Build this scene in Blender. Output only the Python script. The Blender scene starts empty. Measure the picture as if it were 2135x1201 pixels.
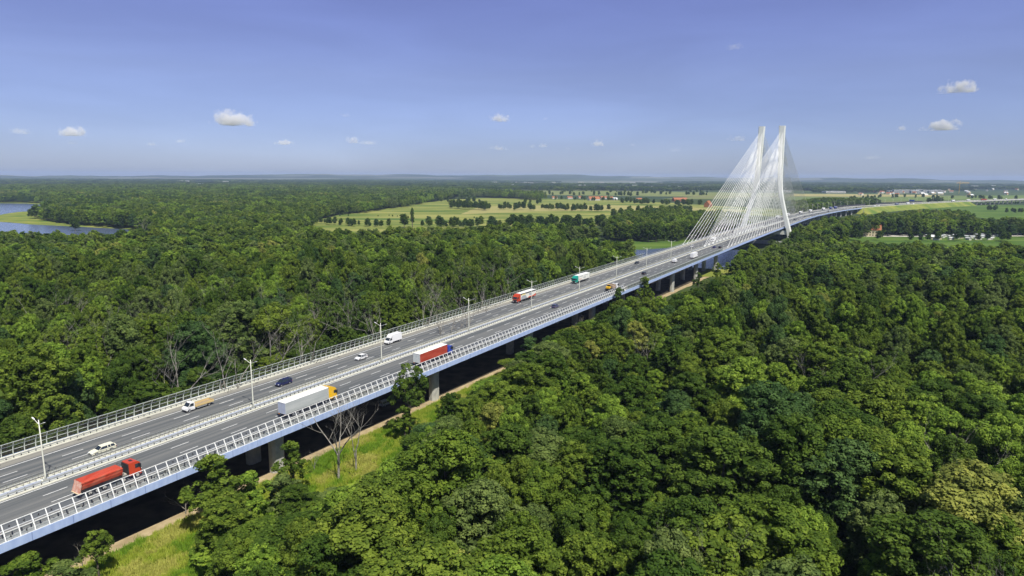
import bpy, math, random
import numpy as np
from mathutils import Vector, Matrix, noise, Euler
random.seed(7); np.random.seed(7)
sc = bpy.context.scene
COL = sc.collection
# ------------------------------------------------------------------ camera
W0, H0, FPX = 2135.0, 1201.0, 1368.6
PITCH, ROLL = 0.16809, -0.005079
ZC, ZG = 68.84, 10.5            # camera height, deck datum height above the ground
R_, D_ = math.radians, math.degrees
cam = bpy.data.objects.new('camera', bpy.data.cameras.new('camera')); COL.objects.link(cam)
cam.data.sensor_width = 36; cam.data.lens = FPX * 36 / W0
cam.data.clip_start = 1; cam.data.clip_end = 80000
_F = Vector((0, math.cos(PITCH), -math.sin(PITCH))); _R = Vector((1, 0, 0)); _U = Vector((0, math.sin(PITCH), math.cos(PITCH)))
_Ri = _R * math.cos(ROLL) - _U * math.sin(ROLL); _Ui = _R * math.sin(ROLL) + _U * math.cos(ROLL)
m = Matrix((_Ri, _Ui, -_F)).transposed().to_4x4(); m.translation = (0, 0, ZC)
cam.matrix_world = m
sc.camera = cam
sc.cycles.max_bounces = 6; sc.cycles.diffuse_bounces = 3; sc.cycles.glossy_bounces = 2
sc.cycles.transmission_bounces = 4; sc.cycles.transparent_max_bounces = 24; sc.cycles.volume_bounces = 2
sc.cycles.use_denoising = True
sc.cycles.use_light_tree = False
# ------------------------------------------------------------------ sky and sun
SUN_EL = R_(57); SUN_AZ = math.atan2(0.50, -0.87)       # azimuth of the sun measured from +Y towards +X
w = bpy.data.worlds.new('World'); sc.world = w; w.use_nodes = True
nt = w.node_tree; bg = nt.nodes['Background']
sky = nt.nodes.new('ShaderNodeTexSky'); sky.sky_type = 'NISHITA'; sky.sun_disc = False
sky.sun_elevation = SUN_EL; sky.sun_rotation = SUN_AZ
sky.altitude = 300; sky.air_density = 1.0; sky.dust_density = 0.5; sky.ozone_density = 3.0
tn = nt.nodes.new('ShaderNodeMix'); tn.data_type = 'RGBA'; tn.blend_type = 'MULTIPLY'; tn.inputs[0].default_value = 1
_tc = nt.nodes.new('ShaderNodeTexCoord'); _sx = nt.nodes.new('ShaderNodeSeparateXYZ'); _rp = nt.nodes.new('ShaderNodeValToRGB')
nt.links.new(_tc.outputs['Generated'], _sx.inputs[0]); nt.links.new(_sx.outputs[2], _rp.inputs[0]); nt.links.new(_rp.outputs[0], tn.inputs[7])
SKY_TINT = [(0.0, (.70, .81, 1.30)), (.05, (.83, .85, 1.28)), (.14, (1.05, .91, 1.22)), (.26, (1.20, .95, 1.36)), (.6, (1.0, 1.0, 1.05))]
_e = _rp.color_ramp.elements; _e[0].position, _e[0].color = 0, (*SKY_TINT[0][1], 1); _e[1].position, _e[1].color = .6, (1, 1, 1, 1)
_nm = nt.nodes.new('ShaderNodeMapping'); _nm.inputs['Scale'].default_value = (2.2, 2.2, 13); _nn = nt.nodes.new('ShaderNodeTexNoise'); _nn.inputs['Scale'].default_value = 1.3; _nn.inputs['Detail'].default_value = 5; _nn.inputs['Distortion'].default_value = .4
nt.links.new(_tc.outputs['Generated'], _nm.inputs[0]); nt.links.new(_nm.outputs[0], _nn.inputs[0])
_nr = nt.nodes.new('ShaderNodeMapRange'); _nr.inputs[1].default_value = .35; _nr.inputs[2].default_value = .75; _nr.inputs[3].default_value = .94; _nr.inputs[4].default_value = 1.09; nt.links.new(_nn.outputs[0], _nr.inputs[0])
_nx = nt.nodes.new('ShaderNodeMix'); _nx.data_type = 'RGBA'; _nx.blend_type = 'MULTIPLY'; _nx.inputs[0].default_value = 1; nt.links.new(_rp.outputs[0], _nx.inputs[6]); nt.links.new(_nr.outputs[0], _nx.inputs[7]); nt.links.new(_nx.outputs[2], tn.inputs[7])
for _p, _c in SKY_TINT[1:-1]: _q = _e.new(_p); _q.color = (*_c, 1)
nt.links.new(sky.outputs[0], tn.inputs[6]); nt.links.new(tn.outputs[2], bg.inputs[0])
bg.inputs[1].default_value = 0.075
sun = bpy.data.objects.new('sun', bpy.data.lights.new('sun', 'SUN')); COL.objects.link(sun)
sun.data.energy = 5.0; sun.data.angle = R_(0.5); sun.data.color = (1, 0.955, 0.87)
_sd = Vector((math.sin(SUN_AZ) * math.cos(SUN_EL), math.cos(SUN_AZ) * math.cos(SUN_EL), math.sin(SUN_EL)))
sun.rotation_euler = _sd.to_track_quat('Z', 'Y').to_euler(); sun.location = (0, -50, 200)
sc.view_settings.view_transform = 'Standard'; sc.view_settings.look = 'None'
sc.view_settings.exposure = 0.22; sc.view_settings.gamma = 1
# ------------------------------------------------------------------ picture <-> place
_cr, _sr, _cp, _sp = math.cos(ROLL), math.sin(ROLL), math.cos(PITCH), math.sin(PITCH)
def ray(px, py):
    X = px - W0 / 2; Y = H0 / 2 - py
    x = X * _cr + Y * _sr; y = -X * _sr + Y * _cr
    return Vector((x, FPX * _cp + y * _sp, -FPX * _sp + y * _cp)) / FPX
def at(px, py, z=0.0):
    r = ray(px, py); t = (z - ZC) / r.z
    return Vector((r.x * t, r.y * t, z))
def to_px(x, y, z):
    x = np.asarray(x, float); y = np.asarray(y, float); z = np.asarray(z, float) - ZC
    d = y * _cp - z * _sp; u = y * _sp + z * _cp
    X = FPX * x / d; Y = FPX * u / d
    return W0 / 2 + X * _cr - Y * _sr, H0 / 2 - (X * _sr + Y * _cr), d
# the motorway's course: straight over the wood and river, then bending right
HD = 0.54991; GR = 0.010812
_kn = [560, 760, 960, 1200, 1450, 1700, 2000, 2600]
_kv = np.array([.97, -1.06, .18, 3.15, 6.42, 4.48, 2.0, .7]) / 1e4
_zv = [6.24, 7.64, 7.15, 2.88, .51, -.86, -.46, -.45]
S = np.arange(-200, 2900, 5.0)
_k = np.interp(S, _kn, _kv); _k[S < 560] = 0; _k[S > 2600] = 0
TH = HD + np.concatenate([[0], np.cumsum((_k[1:] + _k[:-1]) / 2 * 5)])
_mx = np.sin((TH[1:] + TH[:-1]) / 2) * 5; _my = np.cos((TH[1:] + TH[:-1]) / 2) * 5
PX = np.concatenate([[0], np.cumsum(_mx)]); PY = np.concatenate([[0], np.cumsum(_my)])
i0 = int(np.argmin(abs(S)))
PX += -137 * math.cos(HD) - PX[i0]; PY += 137 * math.sin(HD) - PY[i0]
PZ = np.where(S < 560, GR * S, np.interp(S, _kn, _zv))
_c = np.convolve(np.pad(PZ, 20, 'edge'), np.ones(41) / 41, 'same')[20:-20]
PZ = np.where(S < 480, PZ, _c) + ZG
def Mp(s, L, z):
    th = np.interp(s, S, TH)
    return Vector((float(np.interp(s, S, PX) + L * math.cos(th)), float(np.interp(s, S, PY) - L * math.sin(th)), float(np.interp(s, S, PZ) + z)))
def head(s): return float(np.interp(s, S, TH))
def rotz(s): return math.pi / 2 - head(s)            # local +x runs along the road, +y to its left
def SL(s, L, z=0.0):                                   # ground point in the straight road's frame
    sn, cs = math.sin(HD), math.cos(HD)
    return Vector((s * sn + (L - 137) * cs, s * cs - (L - 137) * sn, z))
def toSL(x, y):
    sn, cs = math.sin(HD), math.cos(HD)
    return x * sn + y * cs, x * cs - y * sn + 137
# ------------------------------------------------------------------ materials
MATS = {}
def mat(name, col, rough=.6, metal=0., spec=.4, alpha=1.0):
    if name in MATS: return MATS[name]
    m = bpy.data.materials.new(name); m.use_nodes = True; b = m.node_tree.nodes['Principled BSDF']
    b.inputs['Base Color'].default_value = (*col, 1); b.inputs['Roughness'].default_value = rough
    b.inputs['Metallic'].default_value = metal; b.inputs['Specular IOR Level'].default_value = spec
    MATS[name] = m; return m
def nodes(m): t = m.node_tree; return t, t.nodes, t.links, t.nodes['Principled BSDF']
def ramp(N, stops):
    r = N.new('ShaderNodeValToRGB'); e = r.color_ramp.elements
    e[0].position, e[0].color = stops[0][0], (*stops[0][1], 1)
    e[1].position, e[1].color = stops[-1][0], (*stops[-1][1], 1)
    for p, c in stops[1:-1]:
        q = e.new(p); q.color = (*c, 1)
    return r
def noisy(name, c1, c2, scale, rough=.7, mapping=(1, 1, 1), uv=None, c3=None, detail=5, lo=.35, hi=.65, bump=0, spec=.3, distort=0, rz=0):
    m = mat(name, c1, rough, spec=spec); t, N, Lk, b = nodes(m)
    if uv:
        g = N.new('ShaderNodeUVMap'); g.uv_map = uv; src = g.outputs[0]
    else:
        g = N.new('ShaderNodeNewGeometry'); src = g.outputs['Position']
    mp = N.new('ShaderNodeMapping'); mp.inputs['Scale'].default_value = mapping; mp.inputs['Rotation'].default_value = (0, 0, rz); Lk.new(src, mp.inputs[0])
    n = N.new('ShaderNodeTexNoise'); n.inputs['Scale'].default_value = scale; n.inputs['Detail'].default_value = detail; n.inputs['Distortion'].default_value = distort
    Lk.new(mp.outputs[0], n.inputs[0])
    st = [(lo, c1), (hi, c2)] if c3 is None else [(lo, c1), ((lo + hi) / 2, c3), (hi, c2)]
    r = ramp(N, st); Lk.new(n.outputs[0], r.inputs[0]); Lk.new(r.outputs[0], b.inputs['Base Color'])
    if bump:
        bp = N.new('ShaderNodeBump'); bp.inputs['Strength'].default_value = 1; bp.inputs['Distance'].default_value = bump
        Lk.new(n.outputs[0], bp.inputs['Height']); Lk.new(bp.outputs[0], b.inputs['Normal'])
    return m
# foliage: one material for each kind of green, every crown slightly its own shade
def foliage(name, ca, cb):
    m = mat(name, ca, .65, spec=.12); t, N, Lk, b = nodes(m)
    oi = N.new('ShaderNodeObjectInfo'); at_ = N.new('ShaderNodeAttribute'); at_.attribute_name = 'tint'
    mx = N.new('ShaderNodeMix'); mx.data_type = 'RGBA'; mx.inputs[6].default_value = (*ca, 1); mx.inputs[7].default_value = (*cb, 1)
    Lk.new(oi.outputs['Random'], mx.inputs[0])
    hs = N.new('ShaderNodeHueSaturation'); Lk.new(mx.outputs[2], hs.inputs['Color'])
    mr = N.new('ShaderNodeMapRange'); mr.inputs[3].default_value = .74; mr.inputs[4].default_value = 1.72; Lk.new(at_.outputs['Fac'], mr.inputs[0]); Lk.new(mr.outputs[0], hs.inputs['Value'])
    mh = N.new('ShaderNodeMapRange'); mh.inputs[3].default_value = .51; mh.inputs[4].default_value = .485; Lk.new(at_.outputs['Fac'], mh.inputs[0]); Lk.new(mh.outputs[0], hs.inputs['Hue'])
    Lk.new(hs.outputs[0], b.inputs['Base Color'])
    tr = N.new('ShaderNodeBsdfTranslucent'); Lk.new(hs.outputs[0], tr.inputs[0])
    ms = N.new('ShaderNodeMixShader'); ms.inputs[0].default_value = .33
    Lk.new(b.outputs[0], ms.inputs[1]); Lk.new(tr.outputs[0], ms.inputs[2]); Lk.new(ms.outputs[0], N['Material Output'].inputs[0])
    return m
KINDS = [('dark green', .24), ('mid green', .38), ('bright green', .13), ('grey green', .11), ('bluish green', .05), ('pale yellow green', .015)]
FOL = [foliage('leaves_dark', (.046, .090, .011), (.068, .115, .015)),
       foliage('leaves_mid', (.088, .143, .016), (.118, .170, .021)),
       foliage('leaves_bright', (.125, .212, .024), (.165, .250, .030)),
       foliage('leaves_grey', (.092, .140, .032), (.120, .165, .044)),
       foliage('leaves_bluish', (.046, .096, .024), (.064, .116, .030)),
       foliage('leaves_pale', (.18, .21, .04), (.22, .24, .05))]
BARK = noisy('bark', (.07, .055, .04), (.16, .14, .11), 3, .9)
DEADWOOD = noisy('dead_wood', (.13, .12, .10), (.34, .32, .27), 1.2, .9)
WHITE = mat('white_paint', (.80, .80, .76), .35); CREAM = mat('cream_paint', (.72, .72, .60), .4)
GALV = mat('galvanised_steel', (.34, .35, .33), .45, .5); POSTW = mat('post_paint', (.50, .54, .49), .4)
DARKM = mat('dark_metal', (.03, .032, .036), .5); BLACK = mat('black_rubber', (.018, .018, .02), .7)
CONC = noisy('concrete', (.34, .34, .31), (.46, .46, .41), .8, .85)
CONCL = noisy('pale_concrete', (.55, .54, .45), (.70, .69, .57), .5, .85, lo=.3, hi=.7)
PYL = noisy('pylon_concrete', (.66, .68, .62), (.74, .76, .69), .12, .7)
GLASS = mat('car_glass', (.02, .028, .035), .08, spec=.7)
LAMPG = mat('lamp_glass', (.7, .72, .72), .2)
LIGHTR = mat('red_lens', (.35, .02, .015), .3); LIGHTW = mat('headlight_lens', (.75, .77, .78), .15); ORANGE = mat('orange_lens', (.7, .25, .03), .4)
RIM = mat('alloy_rim', (.45, .46, .47), .35, .6)
def asphalt(name, a, b_):
    m = noisy(name, a, b_, 1.0, .9, mapping=(.012, .75, 1), uv='UVMap', detail=3, lo=.38, hi=.62, spec=.2)
    t, N, Lk, bs = nodes(m); r = [n for n in N if n.type == 'VALTORGB'][0]
    g = N.new('ShaderNodeNewGeometry'); n2 = N.new('ShaderNodeTexNoise'); n2.inputs['Scale'].default_value = 6; n2.inputs['Detail'].default_value = 3; Lk.new(g.outputs['Position'], n2.inputs[0])
    mr = N.new('ShaderNodeMapRange'); mr.inputs[3].default_value = .82; mr.inputs[4].default_value = 1.18; Lk.new(n2.outputs[0], mr.inputs[0])
    mx = N.new('ShaderNodeMix'); mx.data_type = 'RGBA'; mx.blend_type = 'MULTIPLY'; mx.inputs[0].default_value = 1
    Lk.new(r.outputs[0], mx.inputs[6]); Lk.new(mr.outputs[0], mx.inputs[7]); Lk.new(mx.outputs[2], bs.inputs['Base Color']); return m
ASPH = asphalt('asphalt', (.098, .105, .109), (.162, .164, .158)); SHLD = asphalt('shoulder_asphalt', (.22, .21, .185), (.27, .26, .225))
PAINT = noisy('road_paint', (.62, .62, .60), (.78, .78, .75), 2, .6)
def fascia_mat():
    m = noisy('blue_fascia', (.37, .48, .74), (.47, .58, .82), 1.0, .45, mapping=(.9, .25, 1), uv='UVMap', detail=6)
    t, N, Lk, b = nodes(m); r = [n for n in N if n.type == 'VALTORGB'][0]
    u = N.new('ShaderNodeUVMap'); sx = N.new('ShaderNodeSeparateXYZ'); Lk.new(u.outputs[0], sx.inputs[0])
    mo = N.new('ShaderNodeMath'); mo.operation = 'PINGPONG'; mo.inputs[1].default_value = 3.1; Lk.new(sx.outputs[0], mo.inputs[0])
    lt = N.new('ShaderNodeMath'); lt.operation = 'LESS_THAN'; lt.inputs[1].default_value = .05; Lk.new(mo.outputs[0], lt.inputs[0])
    mx = N.new('ShaderNodeMix'); mx.data_type = 'RGBA'; mx.inputs[7].default_value = (.2, .27, .5, 1)
    Lk.new(lt.outputs[0], mx.inputs[0]); Lk.new(r.outputs[0], mx.inputs[6]); Lk.new(mx.outputs[2], b.inputs['Base Color']); return m
FASC = fascia_mat()
def clear_glass(name, tint, k):
    m = bpy.data.materials.new(name); m.use_nodes = True; N = m.node_tree.nodes; Lk = m.node_tree.links; N.remove(N['Principled BSDF'])
    t = N.new('ShaderNodeBsdfTransparent'); t.inputs[0].default_value = (*tint, 1); g = N.new('ShaderNodeBsdfGlossy'); g.inputs['Roughness'].default_value = .15
    x = N.new('ShaderNodeMixShader'); x.inputs[0].default_value = k; Lk.new(t.outputs[0], x.inputs[1]); Lk.new(g.outputs[0], x.inputs[2]); Lk.new(x.outputs[0], N['Material Output'].inputs[0]); return m
PANE = clear_glass('clear_panel', (.86, .88, .9), .05); PANED = clear_glass('smoked_panel', (.50, .54, .53), .06)
# ------------------------------------------------------------------ mesh helpers
class MB:
    def __init__(s): s.v = []; s.f = []; s.m = []; s.uv = {}
    def vert(s, p): s.v.append(tuple(p)); return len(s.v) - 1
    def face(s, idx, mi=0): s.f.append(tuple(idx)); s.m.append(mi)
    def poly(s, pts, mi=0): n = len(s.v); s.v += [tuple(p) for p in pts]; s.f.append(tuple(range(n, n + len(pts)))); s.m.append(mi)
    def hexa(s, p, mi=0):                      # 8 points: bottom ring 0-3, top ring 4-7
        n = len(s.v); s.v += [tuple(q) for q in p]
        for q in ((3, 2, 1, 0), (4, 5, 6, 7), (0, 1, 5, 4), (1, 2, 6, 5), (2, 3, 7, 6), (3, 0, 4, 7)): s.f.append(tuple(n + i for i in q)); s.m.append(mi)
    def box(s, x0, x1, y0, y1, z0, z1, mi=0, tx=0, ty=0):
        s.hexa([(x0, y0, z0), (x1, y0, z0), (x1, y1, z0), (x0, y1, z0), (x0 + tx, y0 + ty, z1), (x1 - tx, y0 + ty, z1), (x1 - tx, y1 - ty, z1), (x0 + tx, y1 - ty, z1)], mi)
    def prism(s, out, hw, mi=0):               # side outline [(x, z)], half width by function of (x, z)
        n = len(out); a = [s.vert((x, -hw(x, z), z)) for x, z in out]; b = [s.vert((x, hw(x, z), z)) for x, z in out]
        s.face(a, mi); s.face(b[::-1], mi)
        for i in range(n): j = (i + 1) % n; s.face((a[j], a[i], b[i], b[j]), mi)
    def tube(s, pts, rad, k=6, mi=0, cap=True):
        pts = [Vector(p) for p in pts]; n = len(pts); rings = []
        if not hasattr(rad, '__len__'): rad = [rad] * n
        for i, p in enumerate(pts):
            d = (pts[min(i + 1, n - 1)] - pts[max(i - 1, 0)]).normalized()
            a = d.cross(Vector((0, 0, 1)) if abs(d.z) < .9 else Vector((1, 0, 0))).normalized(); b = d.cross(a)
            rings.append([s.vert(p + (a * math.cos(2 * math.pi * j / k) + b * math.sin(2 * math.pi * j / k)) * rad[i]) for j in range(k)])
        for i in range(n - 1):
            for j in range(k): q = (j + 1) % k; s.face((rings[i][j], rings[i][q], rings[i + 1][q], rings[i + 1][j]), mi)
        if cap: s.face(rings[0][::-1], mi); s.face(rings[-1], mi)
    def wheel(s, x, y, r, wd, side, mi=0, mr=1):
        for a, rr, y0, y1, mm in ((16, r, y, y + side * wd, mi), (12, r * .62, y + side * wd, y + side * (wd + .03), mr)):
            A = [s.vert((x + rr * math.cos(2 * math.pi * j / a), y0, r + rr * math.sin(2 * math.pi * j / a))) for j in range(a)]
            B = [s.vert((x + rr * math.cos(2 * math.pi * j / a), y1, r + rr * math.sin(2 * math.pi * j / a))) for j in range(a)]
            for j in range(a): q = (j + 1) % a; s.face((A[j], A[q], B[q], B[j]), mm)
            s.face(A, mm); s.face(B[::-1], mm)
    def data(s, name, mats, smooth=False):
        me = bpy.data.meshes.new(name); me.from_pydata(s.v, [], s.f)
        for mm in (mats if isinstance(mats, (list, tuple)) else [mats]): me.materials.append(mm)
        me.polygons.foreach_set('material_index', s.m)
        if smooth: me.polygons.foreach_set('use_smooth', [True] * len(s.f))
        me.update(); return me
    def build(s, name, mats, parent=None, smooth=False, **kw): return link(name, s.data(name, mats, smooth), parent, **kw)
def link(name, data, parent=None, label=None, cat=None, group=None, kind=None):
    o = bpy.data.objects.new(name, data); COL.objects.link(o); o.parent = parent; return tag(o, label, cat, group, kind)
def tag(o, label=None, cat=None, group=None, kind=None):
    if label: o['label'] = label
    if cat: o['category'] = cat
    if group: o['group'] = group
    if kind: o['kind'] = kind
    return o
def thing(name, label, cat, loc=(0, 0, 0), rz=0, group=None, rx=0, ry=0):
    o = link(name, None, None, label, cat, group); o.location = loc; o.rotation_euler = (rx, ry, rz); o.empty_display_size = .5; return o
def copy_tree(o, parent=None):
    c = o.copy(); COL.objects.link(c); c.parent = parent
    for ch in [q for q in list(o.children)]: copy_tree(ch, c)
    return c
def steps(s0, s1, d=10.0):
    if s1 > 560 and s0 < 560: return list(np.arange(s0, 560, 40)) + steps(560, s1, d)
    if s1 <= 560: d = 40
    n = max(1, int(math.ceil((s1 - s0) / d))); return [s0 + (s1 - s0) * i / n for i in range(n + 1)]
def sweep_into(b, prof, s0, s1, closed=False, mi=0, zf=None):
    ss = steps(s0, s1); rows = []
    for s in ss:
        rows.append([b.vert(Mp(s, L, z) if z is not None else (*Mp(s, L, 0)[:2], zf)) for L, z in prof])
    n = len(prof); uvs = []
    acc = [0]
    for i in range(1, n): acc.append(acc[-1] + math.hypot(prof[i][0] - prof[i - 1][0], (prof[i][1] or 0) - (prof[i - 1][1] or 0)))
    for i in range(len(ss) - 1):
        for j in range(n if closed else n - 1):
            q = (j + 1) % n; b.face((rows[i][j], rows[i][q], rows[i + 1][q], rows[i + 1][j]), mi)
            u0, u1 = acc[j] + prof[0][0], (acc[q] if q else acc[-1] + 1) + prof[0][0]
            b.uv[len(b.f) - 1] = ((ss[i], u0), (ss[i], u1), (ss[i + 1], u1), (ss[i + 1], u0))
    if closed: b.face(rows[0][::-1], mi); b.face(rows[-1], mi)
def setuv(o, b):
    me = o.data; uv = me.uv_layers.new(name='UVMap')
    for fi, co in b.uv.items():
        p = me.polygons[fi]
        for k, li in enumerate(p.loop_indices): uv.data[li].uv = co[k]
def sweep(name, prof, s0, s1, mt, parent=None, closed=False, **kw):
    b = MB(); sweep_into(b, prof, s0, s1, closed); o = b.build(name, mt, parent, **kw); setuv(o, b); return o
def sheet(name, pts, z, mt, kind='structure', sub=0):
    b = MB(); b.poly([(p[0], p[1], z) for p in pts]); o = b.build(name, mt, None, kind=kind); return o
def box_member(b, s, L0, L1, z0, z1, hs=.06, mi=0):      # a small block across the road section at station s
    b.hexa([Mp(s - hs, L0, z0), Mp(s + hs, L0, z0), Mp(s + hs, L1, z0), Mp(s - hs, L1, z0), Mp(s - hs, L0, z1), Mp(s + hs, L0, z1), Mp(s + hs, L1, z1), Mp(s - hs, L1, z1)], mi)
def post_local(name, prof, mt, hs=.06):                  # a post as shared mesh, local x along road, y left (= -L)
    b = MB(); n = len(prof)
    A = [b.vert((-hs, -L, z)) for L, z in prof]; B = [b.vert((hs, -L, z)) for L, z in prof]
    b.face(A); b.face(B[::-1])
    for i in range(n): j = (i + 1) % n; b.face((A[j], A[i], B[i], B[j]))
    return b.data(name, mt)
def place_row(parent, name, me, ss, L, keep=100, sv=36):  # first hundred in view as parts, the rest one mesh
    vis = [s for s in ss if s >= sv]; rest = [s for s in ss if s < sv] + vis[keep:]
    for s in vis[:keep]:
        o = link(name, me, parent); o.location = Mp(s, L, 0); o.rotation_euler = (0, 0, rotz(s))
    if rest:
        nv = len(me.vertices); co = np.empty(nv * 3); me.vertices.foreach_get('co', co); co = co.reshape(-1, 3)
        fs = [tuple(p.vertices) for p in me.polygons]; mi = [p.material_index for p in me.polygons]; b = MB()
        for s in rest:
            p = Mp(s, L, 0); a = rotz(s); c, d = math.cos(a), math.sin(a); n = len(b.v)
            b.v += [(p.x + x * c - y * d, p.y + x * d + y * c, p.z + z) for x, y, z in co]; b.f += [tuple(n + i for i in f) for f in fs]; b.m += mi
        b.build(name, list(me.materials), parent, kind='stuff')
# ------------------------------------------------------------------ the ground
def fields_mat(name, cols, sx, sy, rz, nz=.004):
    m = mat(name, cols[0], .9, spec=.15); t, N, Lk, b = nodes(m)
    g = N.new('ShaderNodeNewGeometry'); mp = N.new('ShaderNodeMapping'); mp.inputs['Scale'].default_value = (sx, sy, 0); mp.inputs['Rotation'].default_value = (0, 0, rz); Lk.new(g.outputs['Position'], mp.inputs[0])
    v = N.new('ShaderNodeTexVoronoi'); v.inputs['Scale'].default_value = 1; v.distance = 'CHEBYCHEV'; Lk.new(mp.outputs[0], v.inputs['Vector'])
    s_ = N.new('ShaderNodeSeparateColor'); Lk.new(v.outputs['Color'], s_.inputs[0])
    n = len(cols); r = ramp(N, [(i / n, c) for i, c in enumerate(cols)]); r.color_ramp.interpolation = 'CONSTANT'; Lk.new(s_.outputs[0], r.inputs[0])
    nn = N.new('ShaderNodeTexNoise'); nn.inputs['Scale'].default_value = nz; nn.inputs['Detail'].default_value = 6; Lk.new(g.outputs['Position'], nn.inputs[0])
    mr = N.new('ShaderNodeMapRange'); mr.inputs[3].default_value = .6; mr.inputs[4].default_value = 1.4; Lk.new(nn.outputs[0], mr.inputs[0])
    mx = N.new('ShaderNodeMix'); mx.data_type = 'RGBA'; mx.blend_type = 'MULTIPLY'; mx.inputs[0].default_value = 1
    Lk.new(r.outputs[0], mx.inputs[6]); Lk.new(mr.outputs[0], mx.inputs[7]); Lk.new(mx.outputs[2], b.inputs['Base Color']); return m
UNDER = noisy('undergrowth', (.030, .050, .014), (.065, .09, .024), .08, .95, spec=.1, bump=.4)
PLAIN = fields_mat('plain_fields', [(.055, .085, .03), (.16, .18, .06), (.035, .06, .025), (.20, .19, .08), (.09, .12, .035), (.04, .065, .025)], 1 / 900, 1 / 420, .3)
HILLM = fields_mat('hill_fields', [(.04, .06, .03), (.07, .09, .045), (.03, .05, .025), (.15, .16, .12), (.05, .075, .035), (.04, .06, .03)], 1 / 1500, 1 / 900, .2, .001)
MEADOW = noisy('meadow_grass', (.07, .13, .022), (.27, .27, .075), .022, .95, mapping=(.22, 1.1, 1), c3=(.17, .20, .042), detail=10, rz=.25, lo=.36, hi=.60, spec=.1)
LAWN = noisy('lawn_grass', (.050, .105, .016), (.115, .175, .03), .03, .95, mapping=(.4, 1.4, 1), detail=8, spec=.1)
BANKG = noisy('bank_grass', (.10, .16, .025), (.24, .25, .05), .03, .95, detail=9, spec=.1)
VERGE = noisy('verge_grass', (.07, .15, .012), (.25, .29, .04), .13, .95, c3=(.15, .23, .022), detail=10, spec=.1, bump=.6)
SHADE_SOIL = noisy('shade_painted_soil', (.045, .038, .028), (.095, .08, .058), .25, .95, detail=9, spec=.1)  # soil colour darkened to carry the shade under the deck
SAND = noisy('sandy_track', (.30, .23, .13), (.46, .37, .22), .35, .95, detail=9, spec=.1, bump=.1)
GRAVEL = noisy('pale_gravel', (.42, .40, .34), (.55, .52, .44), .2, .95, spec=.1)
WATER = noisy('river_water', (.11, .15, .24), (.15, .19, .29), .02, .12, mapping=(1, 3, 1), detail=4, bump=0, spec=.8)
t_, N_, L_, b_ = nodes(WATER)
_n = N_.new('ShaderNodeTexNoise'); _n.inputs['Scale'].default_value = .5; _n.inputs['Detail'].default_value = 5
_bp = N_.new('ShaderNodeBump'); _bp.inputs['Distance'].default_value = .25; _g = N_.new('ShaderNodeNewGeometry')
L_.new(_g.outputs['Position'], _n.inputs[0]); L_.new(_n.outputs[0], _bp.inputs['Height']); L_.new(_bp.outputs[0], b_.inputs['Normal'])
def poly_px(name, pts, z, mt): return sheet(name, [at(x, y) for x, y in pts], z, mt)
gb = MB(); xs = np.linspace(-21000, 21000, 43); ys = np.linspace(-1500, 17500, 20)
for i in range(len(ys) - 1):
    for j in range(len(xs) - 1): gb.poly([(xs[j], ys[i], 0), (xs[j + 1], ys[i], 0), (xs[j + 1], ys[i + 1], 0), (xs[j], ys[i + 1], 0)])
gb.build('ground', UNDER, None, kind='structure')
sheet('distant_plain', [(-20500, 4100), (-1600, 4100), (-700, 2700), (0, 2100), (700, 2150), (1500, 1750), (3500, 1750), (20500, 3500), (20500, 16500), (-20500, 16500)], .05, PLAIN)
# meadow beyond the wood, its stubble strips and the greener fields round it
MEAD = [(640, 484), (655, 458), (720, 446), (800, 436), (860, 426), (930, 417), (1010, 413), (1130, 414), (1290, 418), (1420, 424), (1500, 430), (1640, 436), (1640, 452), (1460, 446), (1380, 450), (1290, 462), (1200, 478), (1000, 484), (800, 486)]
poly_px('meadow', MEAD, .10, MEADOW)
poly_px('field', [(1120, 398), (1260, 399), (1480, 401), (1640, 403), (1640, 409), (1420, 409), (1260, 407), (1100, 405)], .12, noisy('field_a', (.13, .17, .05), (.22, .23, .08), .012, .95, mapping=(.3, 1.4, 1), spec=.1))
poly_px('field', [(1000, 431), (1250, 427), (1440, 433), (1560, 438), (1540, 442), (1300, 440), (1120, 441), (960, 447)], .16, noisy('field_b', (.26, .26, .085), (.34, .30, .115), .02, .95, mapping=(.25, 1.2, 1), spec=.1, rz=.2))
poly_px('field', [(900, 392), (1180, 391), (1300, 394), (1290, 397), (1000, 397), (880, 395)], .12, noisy('field_c', (.12, .17, .06), (.2, .22, .08), .01, .95, spec=.1))
poly_px('field', [(1655, 404), (1800, 405), (1960, 407), (1955, 410), (1800, 410), (1655, 409)], .20, noisy('field_d', (.30, .27, .10), (.38, .34, .14), .01, .95, spec=.1))
poly_px('field', [(1640, 410), (1800, 411), (2135, 407), (2600, 407), (2600, 424), (2135, 414), (2000, 417), (1850, 419), (1640, 417)], .14, noisy('field_e', (.10, .16, .04), (.17, .21, .06), .012, .95, mapping=(.3, 1.4, 1), spec=.1))
poly_px('lawn', [(1905, 438), (1960, 428), (2135, 428), (2700, 425), (2700, 475), (2135, 463), (2080, 458), (2020, 452), (1930, 446)], .18, LAWN)
poly_px('lawn', [(1290, 505), (1380, 475), (1560, 470), (1560, 482), (1470, 500), (1420, 514), (1385, 519), (1325, 526)], .12, LAWN)
poly_px('path', [(1285, 474), (1395, 480), (1400, 484), (1285, 478)], .22, GRAVEL)
poly_px('path', [(1640, 489), (1760, 488), (1900, 489), (2135, 486), (2700, 484), (2700, 491), (2135, 493), (1900, 494), (1640, 493)], .20, GRAVEL)
poly_px('lawn', [(1640, 494), (2135, 493), (2700, 491), (2700, 530), (2135, 520), (1640, 515)], .12, LAWN)
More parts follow.
